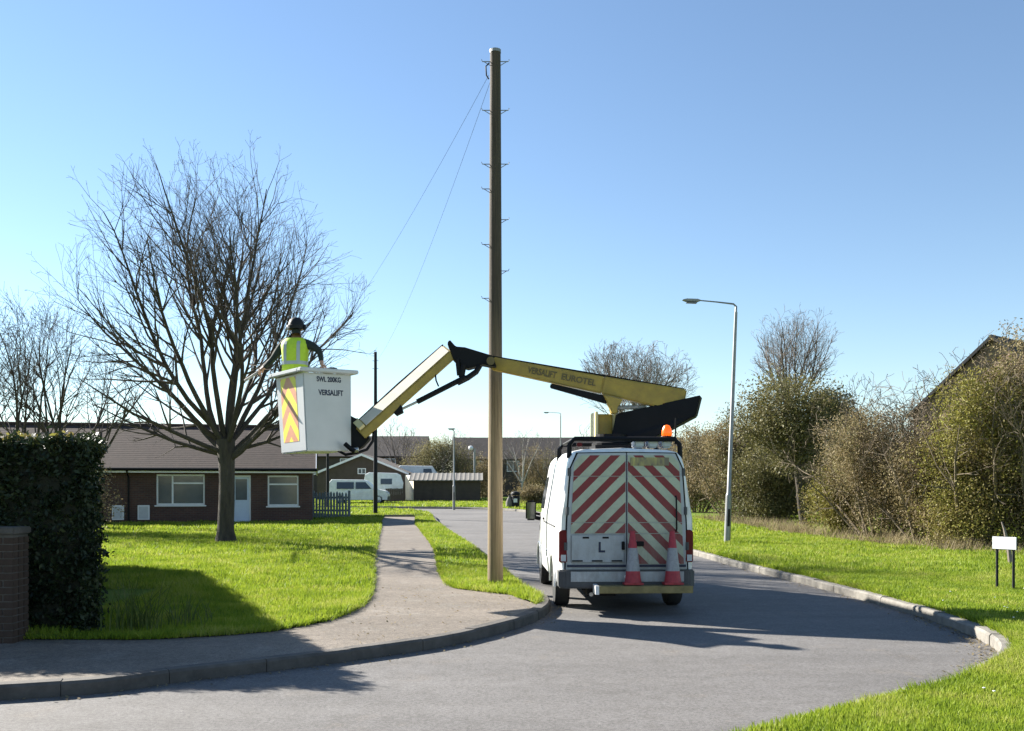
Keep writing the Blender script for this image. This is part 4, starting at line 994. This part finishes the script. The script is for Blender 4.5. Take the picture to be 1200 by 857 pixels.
# bumper and step
bmp = vb(MB().prism([(-.965,.25,.36),(-.965,-.04,.36),(-.88,-.10,.36),(.88,-.10,.36),(.965,-.04,.36),(.965,.25,.36)], (0,0,.26)), 'bumper', 'grey_plastic', bevel=.02)
vb(MB().bb(-.80,.80,-.107,-.101,.455,.60), 'bumper_insert', 'van_rear', bmp, bevel=.01)
stp = vb(MB().bb(-.48,.86,-.42,-.36,.325,.425).bb(-.48,.86,-.36,-.105,.385,.415), 'rear_step', 'step_yellow', bevel=.006)
vb(MB().bb(-.49,-.44,-.425,-.12,.31,.43), 'step_end', 'white', stp)
vb(MB().tube([(-.02,-.16,.40),(-.02,-.16,.50)], .02, 8).lathe([(.005,-.035),(.025,-.025),(.035,0),(.025,.025),(.005,.035)], 12, Matrix.Translation((-.02,-.16,.53))), 'tow_ball', 'white', stp, smooth=True)
# side details
for s in (-1, 1):
    g = MB(); zs = [(3.0,1.42),(3.85,1.42),(3.72,1.95),(3.0,1.98)]; g.prism([(s*(side_x(z)+.004), y, z) for y, z in zs], (-s*.012,0,0)); vb(g, 'side_window', 'glass')
    vb(MB().bb(s*(side_x(1.25)+.0),s*(side_x(1.25)+.022),2.72,2.90,1.24,1.275), 'door_handle', 'black')
    rail = MB(); rail.prism([(s*(side_x(z)+.002), y, z) for y, z in ((.45,1.20),(2.9,1.20),(2.9,1.225),(.45,1.225))], (s*.008,0,0)); vb(rail, 'slide_rail', 'grey_plastic')
    for y in (1.55, 2.88, 3.95):
        sm = MB(); sm.prism([(s*(side_x(z)-.004), yy, z) for yy, z in ((y,.5),(y+.012,.5),(y+.012,1.1),(y,1.1))], (s*.0065,0,0)); vb(sm, 'door_seam', 'black')
    rub = MB(); rub.prism([(s*(side_x(z)-.002), y, z) for y, z in ((1.45,.66),(3.75,.66),(3.75,.76),(1.45,.76))], (s*.014,0,0)); vb(rub, 'rubbing_strip', 'white_dirty')
    for y0 in (.98, 4.22):
        ar = MB(); ar.tube([(s*.972,y0+.445*math.cos(t),.33+.445*math.sin(t)) for t in [math.pi*k/14 for k in range(15)]], .022, 6)
        vb(ar, 'wheel_arch', 'white', smooth=True)
    # mirror
    x = s*(side_x(1.35)); mm = vb(MB().tube([(x,3.9,1.22),(x+s*.10,3.92,1.24)], .035, 8).tube([(x,3.9,1.30),(x+s*.10,3.92,1.32)], .025, 8), 'mirror_arm', 'black')
    vb(MB().box((x+s*.17,3.93,1.37),(.19,.10,.36)), 'mirror_housing', 'black', mm, bevel=.03)
    vb(MB().box((x+s*.17,3.877,1.37),(.15,.006,.30)), 'mirror_glass', 'glass', mm)
ws = MB(); ws.add([(-.74,3.79,2.20),(.74,3.79,2.20),(.86,4.44,1.36),(-.86,4.44,1.36),(-.74,3.81,2.215),(.74,3.81,2.215),(.86,4.46,1.375),(-.86,4.46,1.375)],[(0,1,2,3),(4,5,6,7),(0,1,5,4),(2,3,7,6),(1,2,6,5),(0,3,7,4)]); 
ws.v = [(x, y+.03, z+.035) for x, y, z in ws.v]; vb(ws, 'windscreen', 'glass')
for s in (-1,1): vb(MB().box((s*.68,5.0,.80),(.30,.16,.20)), 'headlight', 'steel', bevel=.03)
vb(MB().bb(-.86,.86,5.0,5.22,.36,.62), 'front_bumper', 'grey_plastic', bevel=.04)
vb(MB().bb(-.36,.36,5.10,5.17,.66,.86), 'grille', 'black', bevel=.01)

def text_mesh(body_, size, mat, parent, mtx, name='lettering', squash=1.0):
    cu = bpy.data.curves.new('t', 'FONT'); cu.body = body_; cu.size = size; cu.align_x = 'CENTER'; cu.align_y = 'CENTER'; cu.extrude = .001; cu.offset = .0035 if len(body_) > 1 else .006
    o = bpy.data.objects.new('t', cu); COL.objects.link(o); bpy.context.view_layer.update()
    me = bpy.data.meshes.new_from_object(o.evaluated_get(bpy.context.evaluated_depsgraph_get())); bpy.data.objects.remove(o)
    me.transform(mtx @ Matrix.Diagonal((squash,1,1,1))); me.name = name
    return link_mesh(name, me, M[mat], parent)
text_mesh('L', .20, 'letter', lp, Matrix.Translation((-.36,-.043,.93)) @ Matrix.Rotation(R(90), 4, 'X'))

# roof gear ---------------------------------------------------------------
RD = 14.6
rk = MB(); 
for y in (.15, 1.9):
    rk.tube([(-.80,y,2.20),(-.79,y,2.40),(-.72,y,2.475),(.72,y,2.475),(.79,y,2.40),(.80,y,2.20)], .036, 8)
rk.tube([(-.72,.15,2.475),(-.72,1.9,2.475)], .028, 8).tube([(.72,.15,2.475),(.72,1.9,2.475)], .028, 8)
vb(rk, 'roof_frame', 'black', smooth=True)
vb(MB().bb(-.35,.35,.75,1.6,2.34,2.42).lathe([(.30,0),(.30,.06),(.24,.08),(.24,.20)], 20, Matrix.Translation((-.05,1.2,2.40))), 'turret_base', 'black')
for x in (.22,.42,.62): vb(MB().box((x,.35,2.41),(.14,.3,.11)), 'roof_box', 'white_dirty', bevel=.02)
vb(MB().bb(-.70,-.62,.05,.12,2.36,2.42), 'marker_lamp', 'red_lamp', bevel=.01)
bc = vb(MB().lathe([(.07,0),(.07,.04),(.04,.05)], 12, Matrix.Translation((.62,.22,2.50))), 'beacon_base', 'black')
vb(MB().lathe([(.065,.05),(.078,.09),(.074,.14),(.055,.19),(.04,.215),(.01,.225)], 16, Matrix.Translation((.62,.22,2.46))), 'beacon', 'amber', smooth=True)
vb(MB().tube([(.73,.16,2.4),(.74,.16,2.78)], .012, 6), 'aerial', 'black')
# turret (yellow, two pale cheek plates)
ta, tb = vp(699,512,14.3), vp(724,512,14.7)
tdir = (tb-ta); tdir.z = 0; 
tur = MB(); z0, z1 = 2.50, 2.95
c = vp(711, 500, 14.55); rot = Matrix.Rotation(R(4), 3, 'Z')
vb(MB().box((c.x-.01,c.y+.40,2.74),(.24,.36,.40),rot), 'turret', 'yellow', bevel=.015)
for s in (-1, 1):
    off = rot @ Vector((s*.145,0,0)); vb(MB().box((c.x-.01+off.x,c.y+.34+off.y,2.75),(.045,.44,.44),rot), 'turret_cheek', 'yellow_pale', bevel=.01)
# lower boom: long dark fibreglass shroud from the turret up to the right
a = vp(712, 500, 14.62); e = vp(818, 474, 14.25)
dirv = (e-a); dirv.normalize()
sh = MB(); sdv = Vector((dirv.x, dirv.y, 0)).normalized(); nrm = Vector((sdv.y, -sdv.x, 0))
P_ = [vp(722,485,14.62),vp(821,463,14.25),vp(815,487,14.25),vp(768,512,14.4),vp(706,526,14.62),vp(704,514,14.62),vp(716,512,14.62)]
sh.prism([tuple(p) for p in P_], tuple(-nrm*.38)); vb(sh, 'lower_boom', 'black', bevel=.015)
# upper boom
j0 = vp(802, 471, 14.50); j1 = vp(578, 426.5, 14.9)
ub_parts = MB(); ax = (j1-j0).normalized()
ub = vb(MB().beam(j0, j0.lerp(j1,.42), .24, .36, .22, .27), 'upper_boom', 'yellow', bevel=.02)
vb(MB().beam(j0.lerp(j1,.42), j1, .215, .262, .20, .20), 'boom_extension', 'yellow', ub, bevel=.015)
vb(MB().beam(j0+Vector((0,0,.19)), j1+Vector((0,0,.112)), .10, .02), 'hose_cover', 'black', ub)
lug = vp(719,478,14.55)
vb(MB().prism([(lug.x-.17,lug.y-.09,lug.z+.20),(lug.x+.14,lug.y-.09,lug.z+.12),(lug.x+.05,lug.y-.09,lug.z-.0),(lug.x+.04,lug.y-.09,lug.z-.09),(lug.x-.04,lug.y-.09,lug.z-.09),(lug.x-.06,lug.y-.09,lug.z+.0)], (0,.2,0)), 'boom_lug', 'yellow', ub, bevel=.01)
c0 = vp(712,467,14.6); c1 = vp(645,450,14.7)
cyl = vb(MB().beam(c0-Vector((0,0,.03)), c1-Vector((0,0,.03)), .13, .12, .11, .07), 'lift_cylinder', 'black', ub, bevel=.012)
vb(MB().tube([vp(722,478,14.62), vp(757,477,14.6)], .035, 10), 'cylinder_rod', 'cone_white', ub, smooth=True)
def face_text(txt, size, mat, parent, p, xdir, ydir, squash=1.0, name='lettering'):
    xdir = Vector(xdir).normalized(); zd = xdir.cross(Vector(ydir)).normalized(); yd = zd.cross(xdir)
    Mx = Matrix((xdir, yd, zd)).transposed().to_4x4(); Mx.translation = p; return text_mesh(txt, size, mat, parent, Mx, name, squash)
bx = -ax; side = bx.cross(Vector((0,0,1))).normalized(); upb = side.cross(bx)
q = j0.lerp(j1, .62)+side*.114-upb*.0
face_text('EUROTEL', .13, 'letter_faded', ub, j0.lerp(j1,.545)+side*.1125, bx, upb, 1.0)
face_text('VERSALIFT', .14, 'letter_faded', ub, j0.lerp(j1,.735)+side*.1105, bx, upb, .70)
# elbow linkage
k0 = vp(572,424,14.85); k1 = vp(530,408,14.5)
elb = vb(MB().prism([tuple(vp(px,py,14.60)) for px,py in ((578,417),(582,430),(566,427),(548,432),(541,428),(531,421),(524,402),(527,398),(534,406),(545,407))], tuple(Vector((0,.30,0)))), 'elbow', 'black', bevel=.012)
vb(MB().tube([vp(575,423,14.4), vp(575,423,15.1)], .065, 14), 'elbow_pin', 'letter_faded', elb, smooth=True)
lk = MB(); 
lk.tube([vp(543,428,14.58),vp(541,441,14.58),vp(546,443,14.58)], .05, 8); lk.tube([vp(562,429,14.6),vp(558,436,14.58),vp(548,443,14.58),vp(536,449,14.56)], .045, 8); lk.tube([vp(536,421,14.58),vp(538,440,14.58)], .035, 8)
vb(lk, 'elbow_link', 'black', elb, smooth=True)
# outer boom down to the bucket
o0 = vp(527,412,14.75); o1 = vp(421,507,14.55)
odir = (o1-o0).normalized(); oside = odir.cross(Vector((0,0,1))).normalized(); oup = oside.cross(odir)
if oup.z < 0: oup = -oup
if oside.y > 0: oside = -oside                      # towards the road side
def boom_pts(p, sec): return [tuple(p+oside*a_+oup*b_) for a_, b_ in sec]
SEC = [(-.135,-.135),(.135,-.135),(.135,-.015),(-.035,.135),(-.135,.135)]
ob = vb(MB().prism(boom_pts(o0, SEC), o1-o0), 'outer_boom', 'yellow', bevel=.01)
CH = [(.1345,.002),(-.028,.1425),(-.024,.1475),(.1385,.007)]
vb(MB().prism(boom_pts(o0+odir*.03, CH), (o1-o0)-odir*.18), 'boom_sunlit_strip', 'cream', ob)  # cream colour paints the sunlit look of the yellow boom's upper face
vb(MB().prism(boom_pts(o1-odir*.13, [(.1345,.002),(-.03,.1445),(.0,.19),(.17,.04)]), odir*.10), 'boom_clamp', 'yellow_pale', ob)
hz = MB()
for off in (-.10,-.06): hz.tube([o0+oup*.15+oside*off, o0.lerp(o1,.5)+oup*.165+oside*off, o1+oup*.15+oside*off], .013, 6)
vb(hz, 'hose', 'black', ob, smooth=True)
cyl2 = vb(MB().tube([vp(546,442,14.55), vp(489,471,14.62)], .042, 12), 'tilt_cylinder', 'black', ob, smooth=True)
vb(MB().tube([vp(489,471,14.62), vp(472,479,14.6)], .02, 10), 'tilt_rod', 'steel', cyl2, smooth=True)
vb(MB().prism([tuple(vp(px,py,14.5)) for px,py in ((461,484),(470,474),(472,483),(464,487))], (0,.2,0)), 'rod_bracket', 'black', ob)
vb(MB().tube([vp(510,437,14.6),vp(511,446,14.6),vp(514,453,14.6)], .014, 6), 'hose_clip', 'black', ob)

# bucket ------------------------------------------------------------------
BD = 14.4; bw = .84
bc0 = at(366.5, 530, BD); z_bot = bc0.z+.0; z_rim = at(0, 440, BD).z
tocam = -math.pi/2-math.atan2(-bc0.x, BD)*-1
ang = R(-48)                                  # heading of the shaded face's normal
nR = Vector((math.cos(ang), math.sin(ang), 0)); nL = Vector((math.cos(ang-math.pi/2), math.sin(ang-math.pi/2), 0))
ctr = Vector((at(367, 485, BD).x, BD+.12, 0))
BW = Matrix((( -nL.x, -nR.x, 0, ctr.x), (-nL.y, -nR.y, 0, ctr.y), (0,0,1,z_bot), (0,0,0,1))) @ Matrix.Rotation(R(0), 4, 'Z')
BW = Matrix.Translation((ctr.x,ctr.y,z_bot+.6)) @ Matrix.Rotation(R(-2.2), 4, 'Y') @ Matrix.Translation((-ctr.x,-ctr.y,-z_bot-.6)) @ BW   # x runs along the shaded face to the right, -y is its outside
bucket = empty('bucket', (0,0,0)); bucket.parent = van; bucket.matrix_local = VI @ BW
tag(bucket, 'white fibreglass bucket with orange and yellow chevrons')
HB = z_rim-z_bot; hw = bw/2
def bbx(mb, name, m, **k): return mb.build(name, M[m], bucket, **k)
def shell(z0, z1, h0, h1, t=.03):
    mb = MB(); o0_ = [(-h0,-h0,z0),(h0,-h0,z0),(h0,h0,z0),(-h0,h0,z0)]; o1_ = [(-h1,-h1,z1),(h1,-h1,z1),(h1,h1,z1),(-h1,h1,z1)]
    i1 = [(-h1+t,-h1+t,z1),(h1-t,-h1+t,z1),(h1-t,h1-t,z1),(-h1+t,h1-t,z1)]; i0 = [(-h0+t,-h0+t,z0+.05),(h0-t,-h0+t,z0+.05),(h0-t,h0-t,z0+.05),(-h0+t,h0-t,z0+.05)]
    mb.add(o0_+o1_+i1+i0, [(3,2,1,0)]+[(i,(i+1)%4,4+(i+1)%4,4+i) for i in range(4)]+[(4+i,4+(i+1)%4,8+(i+1)%4,8+i) for i in range(4)]+[(8+i,8+(i+1)%4,12+(i+1)%4,12+i) for i in range(4)]+[(12,13,14,15)])
    return mb
bbx(shell(0, HB-.005, hw-.03, hw), 'shell', 'grp', bevel=.035)
rim = MB(); rw = hw+.085
for (xa,xb,ya,yb) in ((-rw,rw,-rw,-hw+.03),(-rw,rw,hw-.03,rw),(-rw,-hw+.03,-hw+.03,hw-.03),(hw-.03,rw,-hw+.03,hw-.03)): rim.bb(xa,xb,ya,yb,HB,HB+.06)
bbx(rim, 'rim', 'grp', bevel=.012)
def slope_y(z): return -(hw-.03+.03*z/HB)
Mt = lambda x, z: Matrix.Translation((x, slope_y(z)-.003, z)) @ Matrix.Rotation(R(90), 4, 'X')
text_mesh('SWL 200KG', .105, 'letter', bucket, Mt(.02, HB-.10), 'lettering', .78)
text_mesh('VERSALIFT', .115, 'letter', bucket, Mt(.05, HB-.30), 'lettering', .80)
# chevron sticker on the lit face (x = -hw side)
ck = MB(); zz0, zz1 = .16, HB-.04; hy = .235
xx = lambda z: -(hw-.03+.03*z/HB)-.003
# stripes as separate strips, apex up
M['ch_o'] = pm('orange_tape', (.66,.30,.17), .5, var=.15); M['ch_y'] = pm('yellow_tape', (.82,.74,.06), .5, var=.1)
per = .19; sl = 1.0; k = 0; z = zz0-.25
def clip_poly(poly, a, b, lo, hi):
    pass
zc = zz0-.30; i = 0
while zc < zz1+.25:
    for s in (-1, 1):
        # parallelogram from the centre line down to the side edge, clipped to the sticker's height
        pts = [(0,zc),(0,zc+per),(s*hy,zc+per-hy*1.25),(s*hy,zc-hy*1.25)]
        def clip(pts, zlim, keep_above):
            out = []
            for A, B in zip(pts, pts[1:]+pts[:1]):
                ia = (A[1] >= zlim) == keep_above or A[1] == zlim; ib = (B[1] >= zlim) == keep_above or B[1] == zlim
                if ia: out.append(A)
                if ia != ib:
                    t = (zlim-A[1])/(B[1]-A[1]); out.append((A[0]+(B[0]-A[0])*t, zlim))
            return out
        pp = clip(pts, zz0, True); pp = clip(pp, zz1, False) if len(pp) > 2 else pp
        if len(pp) > 2:
            MB().prism([(xx(z_), y_+.04, z_) for y_, z_ in pp], (.002,0,0)).build('chevron_stripe', M['ch_y' if i % 2 else 'ch_o'], bucket)
    zc += per; i += 1
# mount behind the bucket
def bl(px, py, D): return BW.inverted() @ at(px, py, D)
mt_ = MB(); mt_.prism([tuple(bl(px,py,14.52)) for px,py in ((408,486),(420,492),(433,514),(424,524),(412,530),(408,520))], tuple(BW.inverted().to_3x3() @ Vector((.0,.22,0))))
bbx(mt_, 'mount', 'black', bevel=.01)
hs = MB(); hs.tube([bl(396,528,14.42),bl(405,533,14.42),bl(418,531,14.42),bl(430,527,14.47),bl(437,517,14.52),bl(438,505,14.57)], .022, 8)
hs.tube([bl(404,520,14.32),bl(412,527,14.32),bl(416,529,14.32)], .035, 8); bbx(hs, 'hydraulic_hose', 'black', smooth=True)
bbx(MB().tube([bl(414,528,14.37), bl(420,527,14.37)], .04, 10), 'hose_fitting', 'steel', smooth=True)
bbx(MB().bb(hw-.20,hw-.04,-.10,.10,HB+.0605,HB+.14), 'control_box', 'black', bevel=.01)

# ------------------------------------------------------------ traffic cones on the step
def cone(px, label, tilt):
    D = VY-.26; p = Vector(((px-600)/F_PX*D, VY-.245+math.sin(VR)*0, .427)); lp_ = VI @ p; p = VM @ Vector((lp_.x, -.245, .427))
    root = empty('traffic_cone', p, VR, label, 'traffic cone', 'cones on the rear step'); root.rotation_euler = (R(tilt), 0, VR)
    MB().box((0,0,.016),(.27,.23,.03)).build('base', M['cone_red'], root, bevel=.008)
    b = MB().lathe([(.122,.032),(.108,.10),(.036,.74),(.030,.75),(.016,.75)], 20).build('body', M['cone_red'], root, smooth=True)
    MB().lathe([(.0990,.19),(.0980,.20),(.0655,.505),(.0645,.51)], 20).build('sleeve', M['cone_white'], b, smooth=True)
cone(742, 'dull red traffic cone on the step by the door join', -3)
cone(789, 'bright red traffic cone on the step end by the tail light', -3)

# ------------------------------------------------------------ person in the bucket
def person():
    fx = at(345, 430, BD).x; base = Vector((fx-.03, BD+.16, z_bot+.155)); yaw = R(-8)
    root = empty('person', base, yaw, 'worker in yellow hi-vis vest and dark helmet standing in the bucket', 'person'); root.scale = (1.06,)*3
    MB().bb(-.25,.25,-.2,.2,.051,.15).build('floor_step', M['black'], bucket)
    # joints: +y is forward (away from the camera), +x is the figure's right
    J = dict(pelvis=(0,0,.98), belly=(0,.0,1.14), chest=(0,.02,1.38), neck=(0,.03,1.52), head0=(.0,.045,1.585), head1=(0,.06,1.685),
             shR=(.17,.02,1.46), elR=(.37,.02,1.34), wrR=(.42,-.03,1.15), haR=(.43,-.04,1.10),
             shL=(-.17,.02,1.46), elL=(-.33,.03,1.25), wrL=(-.50,.08,1.12), haL=(-.56,.09,1.08),
             hipR=(.09,0,.92), knR=(.11,.03,.50), anR=(.11,0,.09), toR=(.12,.15,.04), hipL=(-.09,0,.92), knL=(-.11,.03,.50), anL=(-.11,0,.09), toL=(-.12,.15,.04))
    Rd = dict(pelvis=(.155,.11), belly=(.15,.11), chest=(.165,.12), neck=(.06,.06), head0=(.07,.075), head1=(.08,.10), shR=(.075,.08), elR=(.052,.052), wrR=(.034,.03), haR=(.042,.026),
              hipR=(.092,.095), knR=(.06,.065), anR=(.045,.05), toR=(.045,.03))
    for k in list(Rd):
        if k.endswith('R'): Rd[k[:-1]+'L'] = Rd[k]
    names = list(J); idx = {n: i for i, n in enumerate(names)}
    E = [('pelvis','belly'),('belly','chest'),('chest','neck'),('neck','head0'),('head0','head1'),('chest','shR'),('shR','elR'),('elR','wrR'),('wrR','haR'),('chest','shL'),('shL','elL'),('elL','wrL'),('wrL','haL'),
         ('pelvis','hipR'),('hipR','knR'),('knR','anR'),('anR','toR'),('pelvis','hipL'),('hipL','knL'),('knL','anL'),('anL','toL')]
    me = bpy.data.meshes.new('body'); me.from_pydata([J[n] for n in names], [(idx[a], idx[b]) for a, b in E], [])
    o = bpy.data.objects.new('body', me); COL.objects.link(o)
    sk = o.modifiers.new('skin', 'SKIN'); sk.use_smooth_shade = True
    for n in names:
        v = me.skin_vertices[0].data[idx[n]]; v.radius = Rd[n]; v.use_root = (n == 'pelvis')
    ss = o.modifiers.new('sub', 'SUBSURF'); ss.levels = 2; ss.render_levels = 2
    bpy.context.view_layer.update()
    me2 = bpy.data.meshes.new_from_object(o.evaluated_get(bpy.context.evaluated_depsgraph_get())); bpy.data.objects.remove(o)
    # fingers, nose and ears joined into the same mesh
    mb = MB(); mb.v = [tuple(v.co) for v in me2.vertices]; mb.f = [list(p.vertices) for p in me2.polygons]; mb.mi = [0]*len(mb.f)
    for s, hk, wk in ((1,'haR','wrR'),(-1,'haL','wrL')):
        h = Vector(J[hk]); d = (h-Vector(J[wk])).normalized(); lat = d.cross(Vector((0,0,1))).normalized(); pal = lat.cross(d)
        if pal.z > 0: pal = -pal
        for k, (o_, L) in enumerate(((-.028,.07),(-.010,.082),(.009,.078),(.027,.062))):
            p0 = h+lat*o_; p1 = p0+d*L*.55+pal*.012; p2 = p1+d*L*.35+pal*.03; p3 = p2+d*.008+pal*.022
            mb.tube([p0, p1, p2, p3], [.0105,.010,.009,.005], 7)
        t0 = h-d*.025+lat*.030*(-s); mb.tube([t0, t0+d*.03+lat*.03*(-s), t0+d*.06+lat*.035*(-s)+pal*.02], [.013,.012,.007], 7)
    hd = Vector(J['head1'])
    mb.tube([hd+Vector((0,.085,.0)), hd+Vector((0,.115,-.035)), hd+Vector((0,.095,-.045))], [.010,.017,.010], 7)
    for s in (-1, 1): mb.tube([hd+Vector((s*.078,.0,.03)), hd+Vector((s*.092,-.008,.0)), hd+Vector((s*.080,.005,-.035))], [.012,.018,.010], 7)
    b = mb.build('body', M['jacket'], root, smooth=True, fix=False)
    b.data.materials.append(M['skin']); mi = []
    for p in b.data.polygons:
        c = p.center; hand = min((c-Vector(J['haR'])).length, (c-Vector(J['haL'])).length) < .085
        mi.append(1 if (hand or (c.z > 1.53 and c.y > .045)) else 0)
    b.data.polygons.foreach_set('material_index', mi)
    for s in (-1, 1): MB().lathe([(.001,-.012),(.010,-.006),(.012,0),(.010,.006),(.001,.012)], 8, Matrix.Translation(hd+Vector((s*.032,.088,.012)))).build('eye', M['upvc'], root)
    MB().box(hd+Vector((0,.088,-.075)), (.05,.012,.008)).build('mouth', M['cone_red'], root)
    # vest: elliptical loft over torso
    rings = [(1.00,.185,.145,0),(1.10,.183,.143,.0),(1.22,.188,.145,.005),(1.34,.200,.150,.012),(1.42,.208,.145,.015),(1.48,.190,.12,.02),(1.525,.135,.095,.025)]
    mb = MB(); n = 28; 
    for z, rx, ry, oy in rings:
        for j in range(n):
            a_ = 2*math.pi*j/n; ca, sa = math.cos(a_), math.sin(a_)
            mb.v.append((rx*math.copysign(abs(ca)**.8, ca), oy+ry*math.copysign(abs(sa)**.8, sa), z))
    for i in range(len(rings)-1):
        for j in range(n): mb.f.append([i*n+j, i*n+(j+1) % n, (i+1)*n+(j+1) % n, (i+1)*n+j]); mb.mi.append(0)
    mb.v = [(x*(1+.035*noise.noise(Vector((x*9,y*9,z*14)))), y*(1+.05*noise.noise(Vector((x*9+5,y*9,z*14)))), z) for x, y, z in mb.v]
    ve = mb.build('hi_vis_vest', M['vest'], root, smooth=True)
    def band(z0, z1, name):
        m2 = MB()
        for z in (z0, z1):
            k = max(i for i in range(len(rings)-1) if rings[i][0] <= z); t = (z-rings[k][0])/(rings[k+1][0]-rings[k][0]); q = [rings[k][i]+(rings[k+1][i]-rings[k][i])*t for i in range(4)]
            for j in range(n):
                a_ = 2*math.pi*j/n; ca, sa = math.cos(a_), math.sin(a_); m2.v.append(((q[1]+.004)*math.copysign(abs(ca)**.8, ca), q[3]+(q[2]+.004)*math.copysign(abs(sa)**.8, sa), z))
        for j in range(n): m2.f.append([j,(j+1) % n,n+(j+1) % n,n+j]); m2.mi.append(0)
        m2.build(name, M['reflect'], ve, smooth=True)
    band(1.13, 1.18, 'reflective_band')
    for x in (-.10,.10):
        m2 = MB(); zs = [1.181,1.26,1.34,1.42,1.47]
        for z in zs:
            k = max(i for i in range(len(rings)-1) if rings[i][0] <= z); t = (z-rings[k][0])/(rings[k+1][0]-rings[k][0]); q = [rings[k][i]+(rings[k+1][i]-rings[k][i])*t for i in range(4)]
            for xx_ in (x-.024, x+.024):
                u = min(1, abs(xx_)/q[1])**(1/.8); yy = q[3]-(q[2]+.006)*(max(0, 1-u*u)**.5)**.8; m2.v.append((xx_, yy, z))
        for i in range(len(zs)-1): m2.f.append([2*i,2*i+1,2*i+3,2*i+2]); m2.mi.append(0)
        m2.build('reflective_strap', M['reflect'], ve)
    hm = MB(); hc = hd+Vector((0,-.005,.03)); hm.lathe([(.124,-.05),(.128,-.005),(.122,.0),(.116,.035),(.098,.08),(.062,.115),(.012,.128)], 22, Matrix.Translation(hc) @ Matrix.Diagonal((.95,1.12,1,1)))
    hm.prism([(-.10,.09,-.004),(.10,.09,-.004),(.06,.185,-.012),(-.06,.185,-.012)], (0,0,.008), Matrix.Translation(hc))
    hl = hm.build('helmet', M['iron'], root, smooth=True)
    MB().tube([hc+Vector((-.122,.01,-.02)), hc+Vector((-.142,.01,-.02))], [.045,.035], 12).build('helmet_side_disc', M['upvc'], hl)  # left ear defender coloured white as a painted highlight on the helmet
    MB().tube([hc+Vector((.122,.01,-.02)), hc+Vector((.142,.01,-.02))], [.045,.035], 12).build('helmet_side_disc', M['black'], hl)
    # cut branch in the far hand
    br = MB().tube([(-.36,.16,1.33),(-.50,.12,1.18),(-.62,.09,1.04),(-.80,.06,.92)], [.012,.018,.022,.02], 8)
    bo = br.build('sawn_branch', M['birch']); bo.matrix_world = Matrix.Translation(base) @ Matrix.Rotation(yaw, 4, 'Z') @ Matrix.Scale(1.06, 4)
    tag(bo, 'pale branch held in the worker\'s far hand', 'branch')
person()
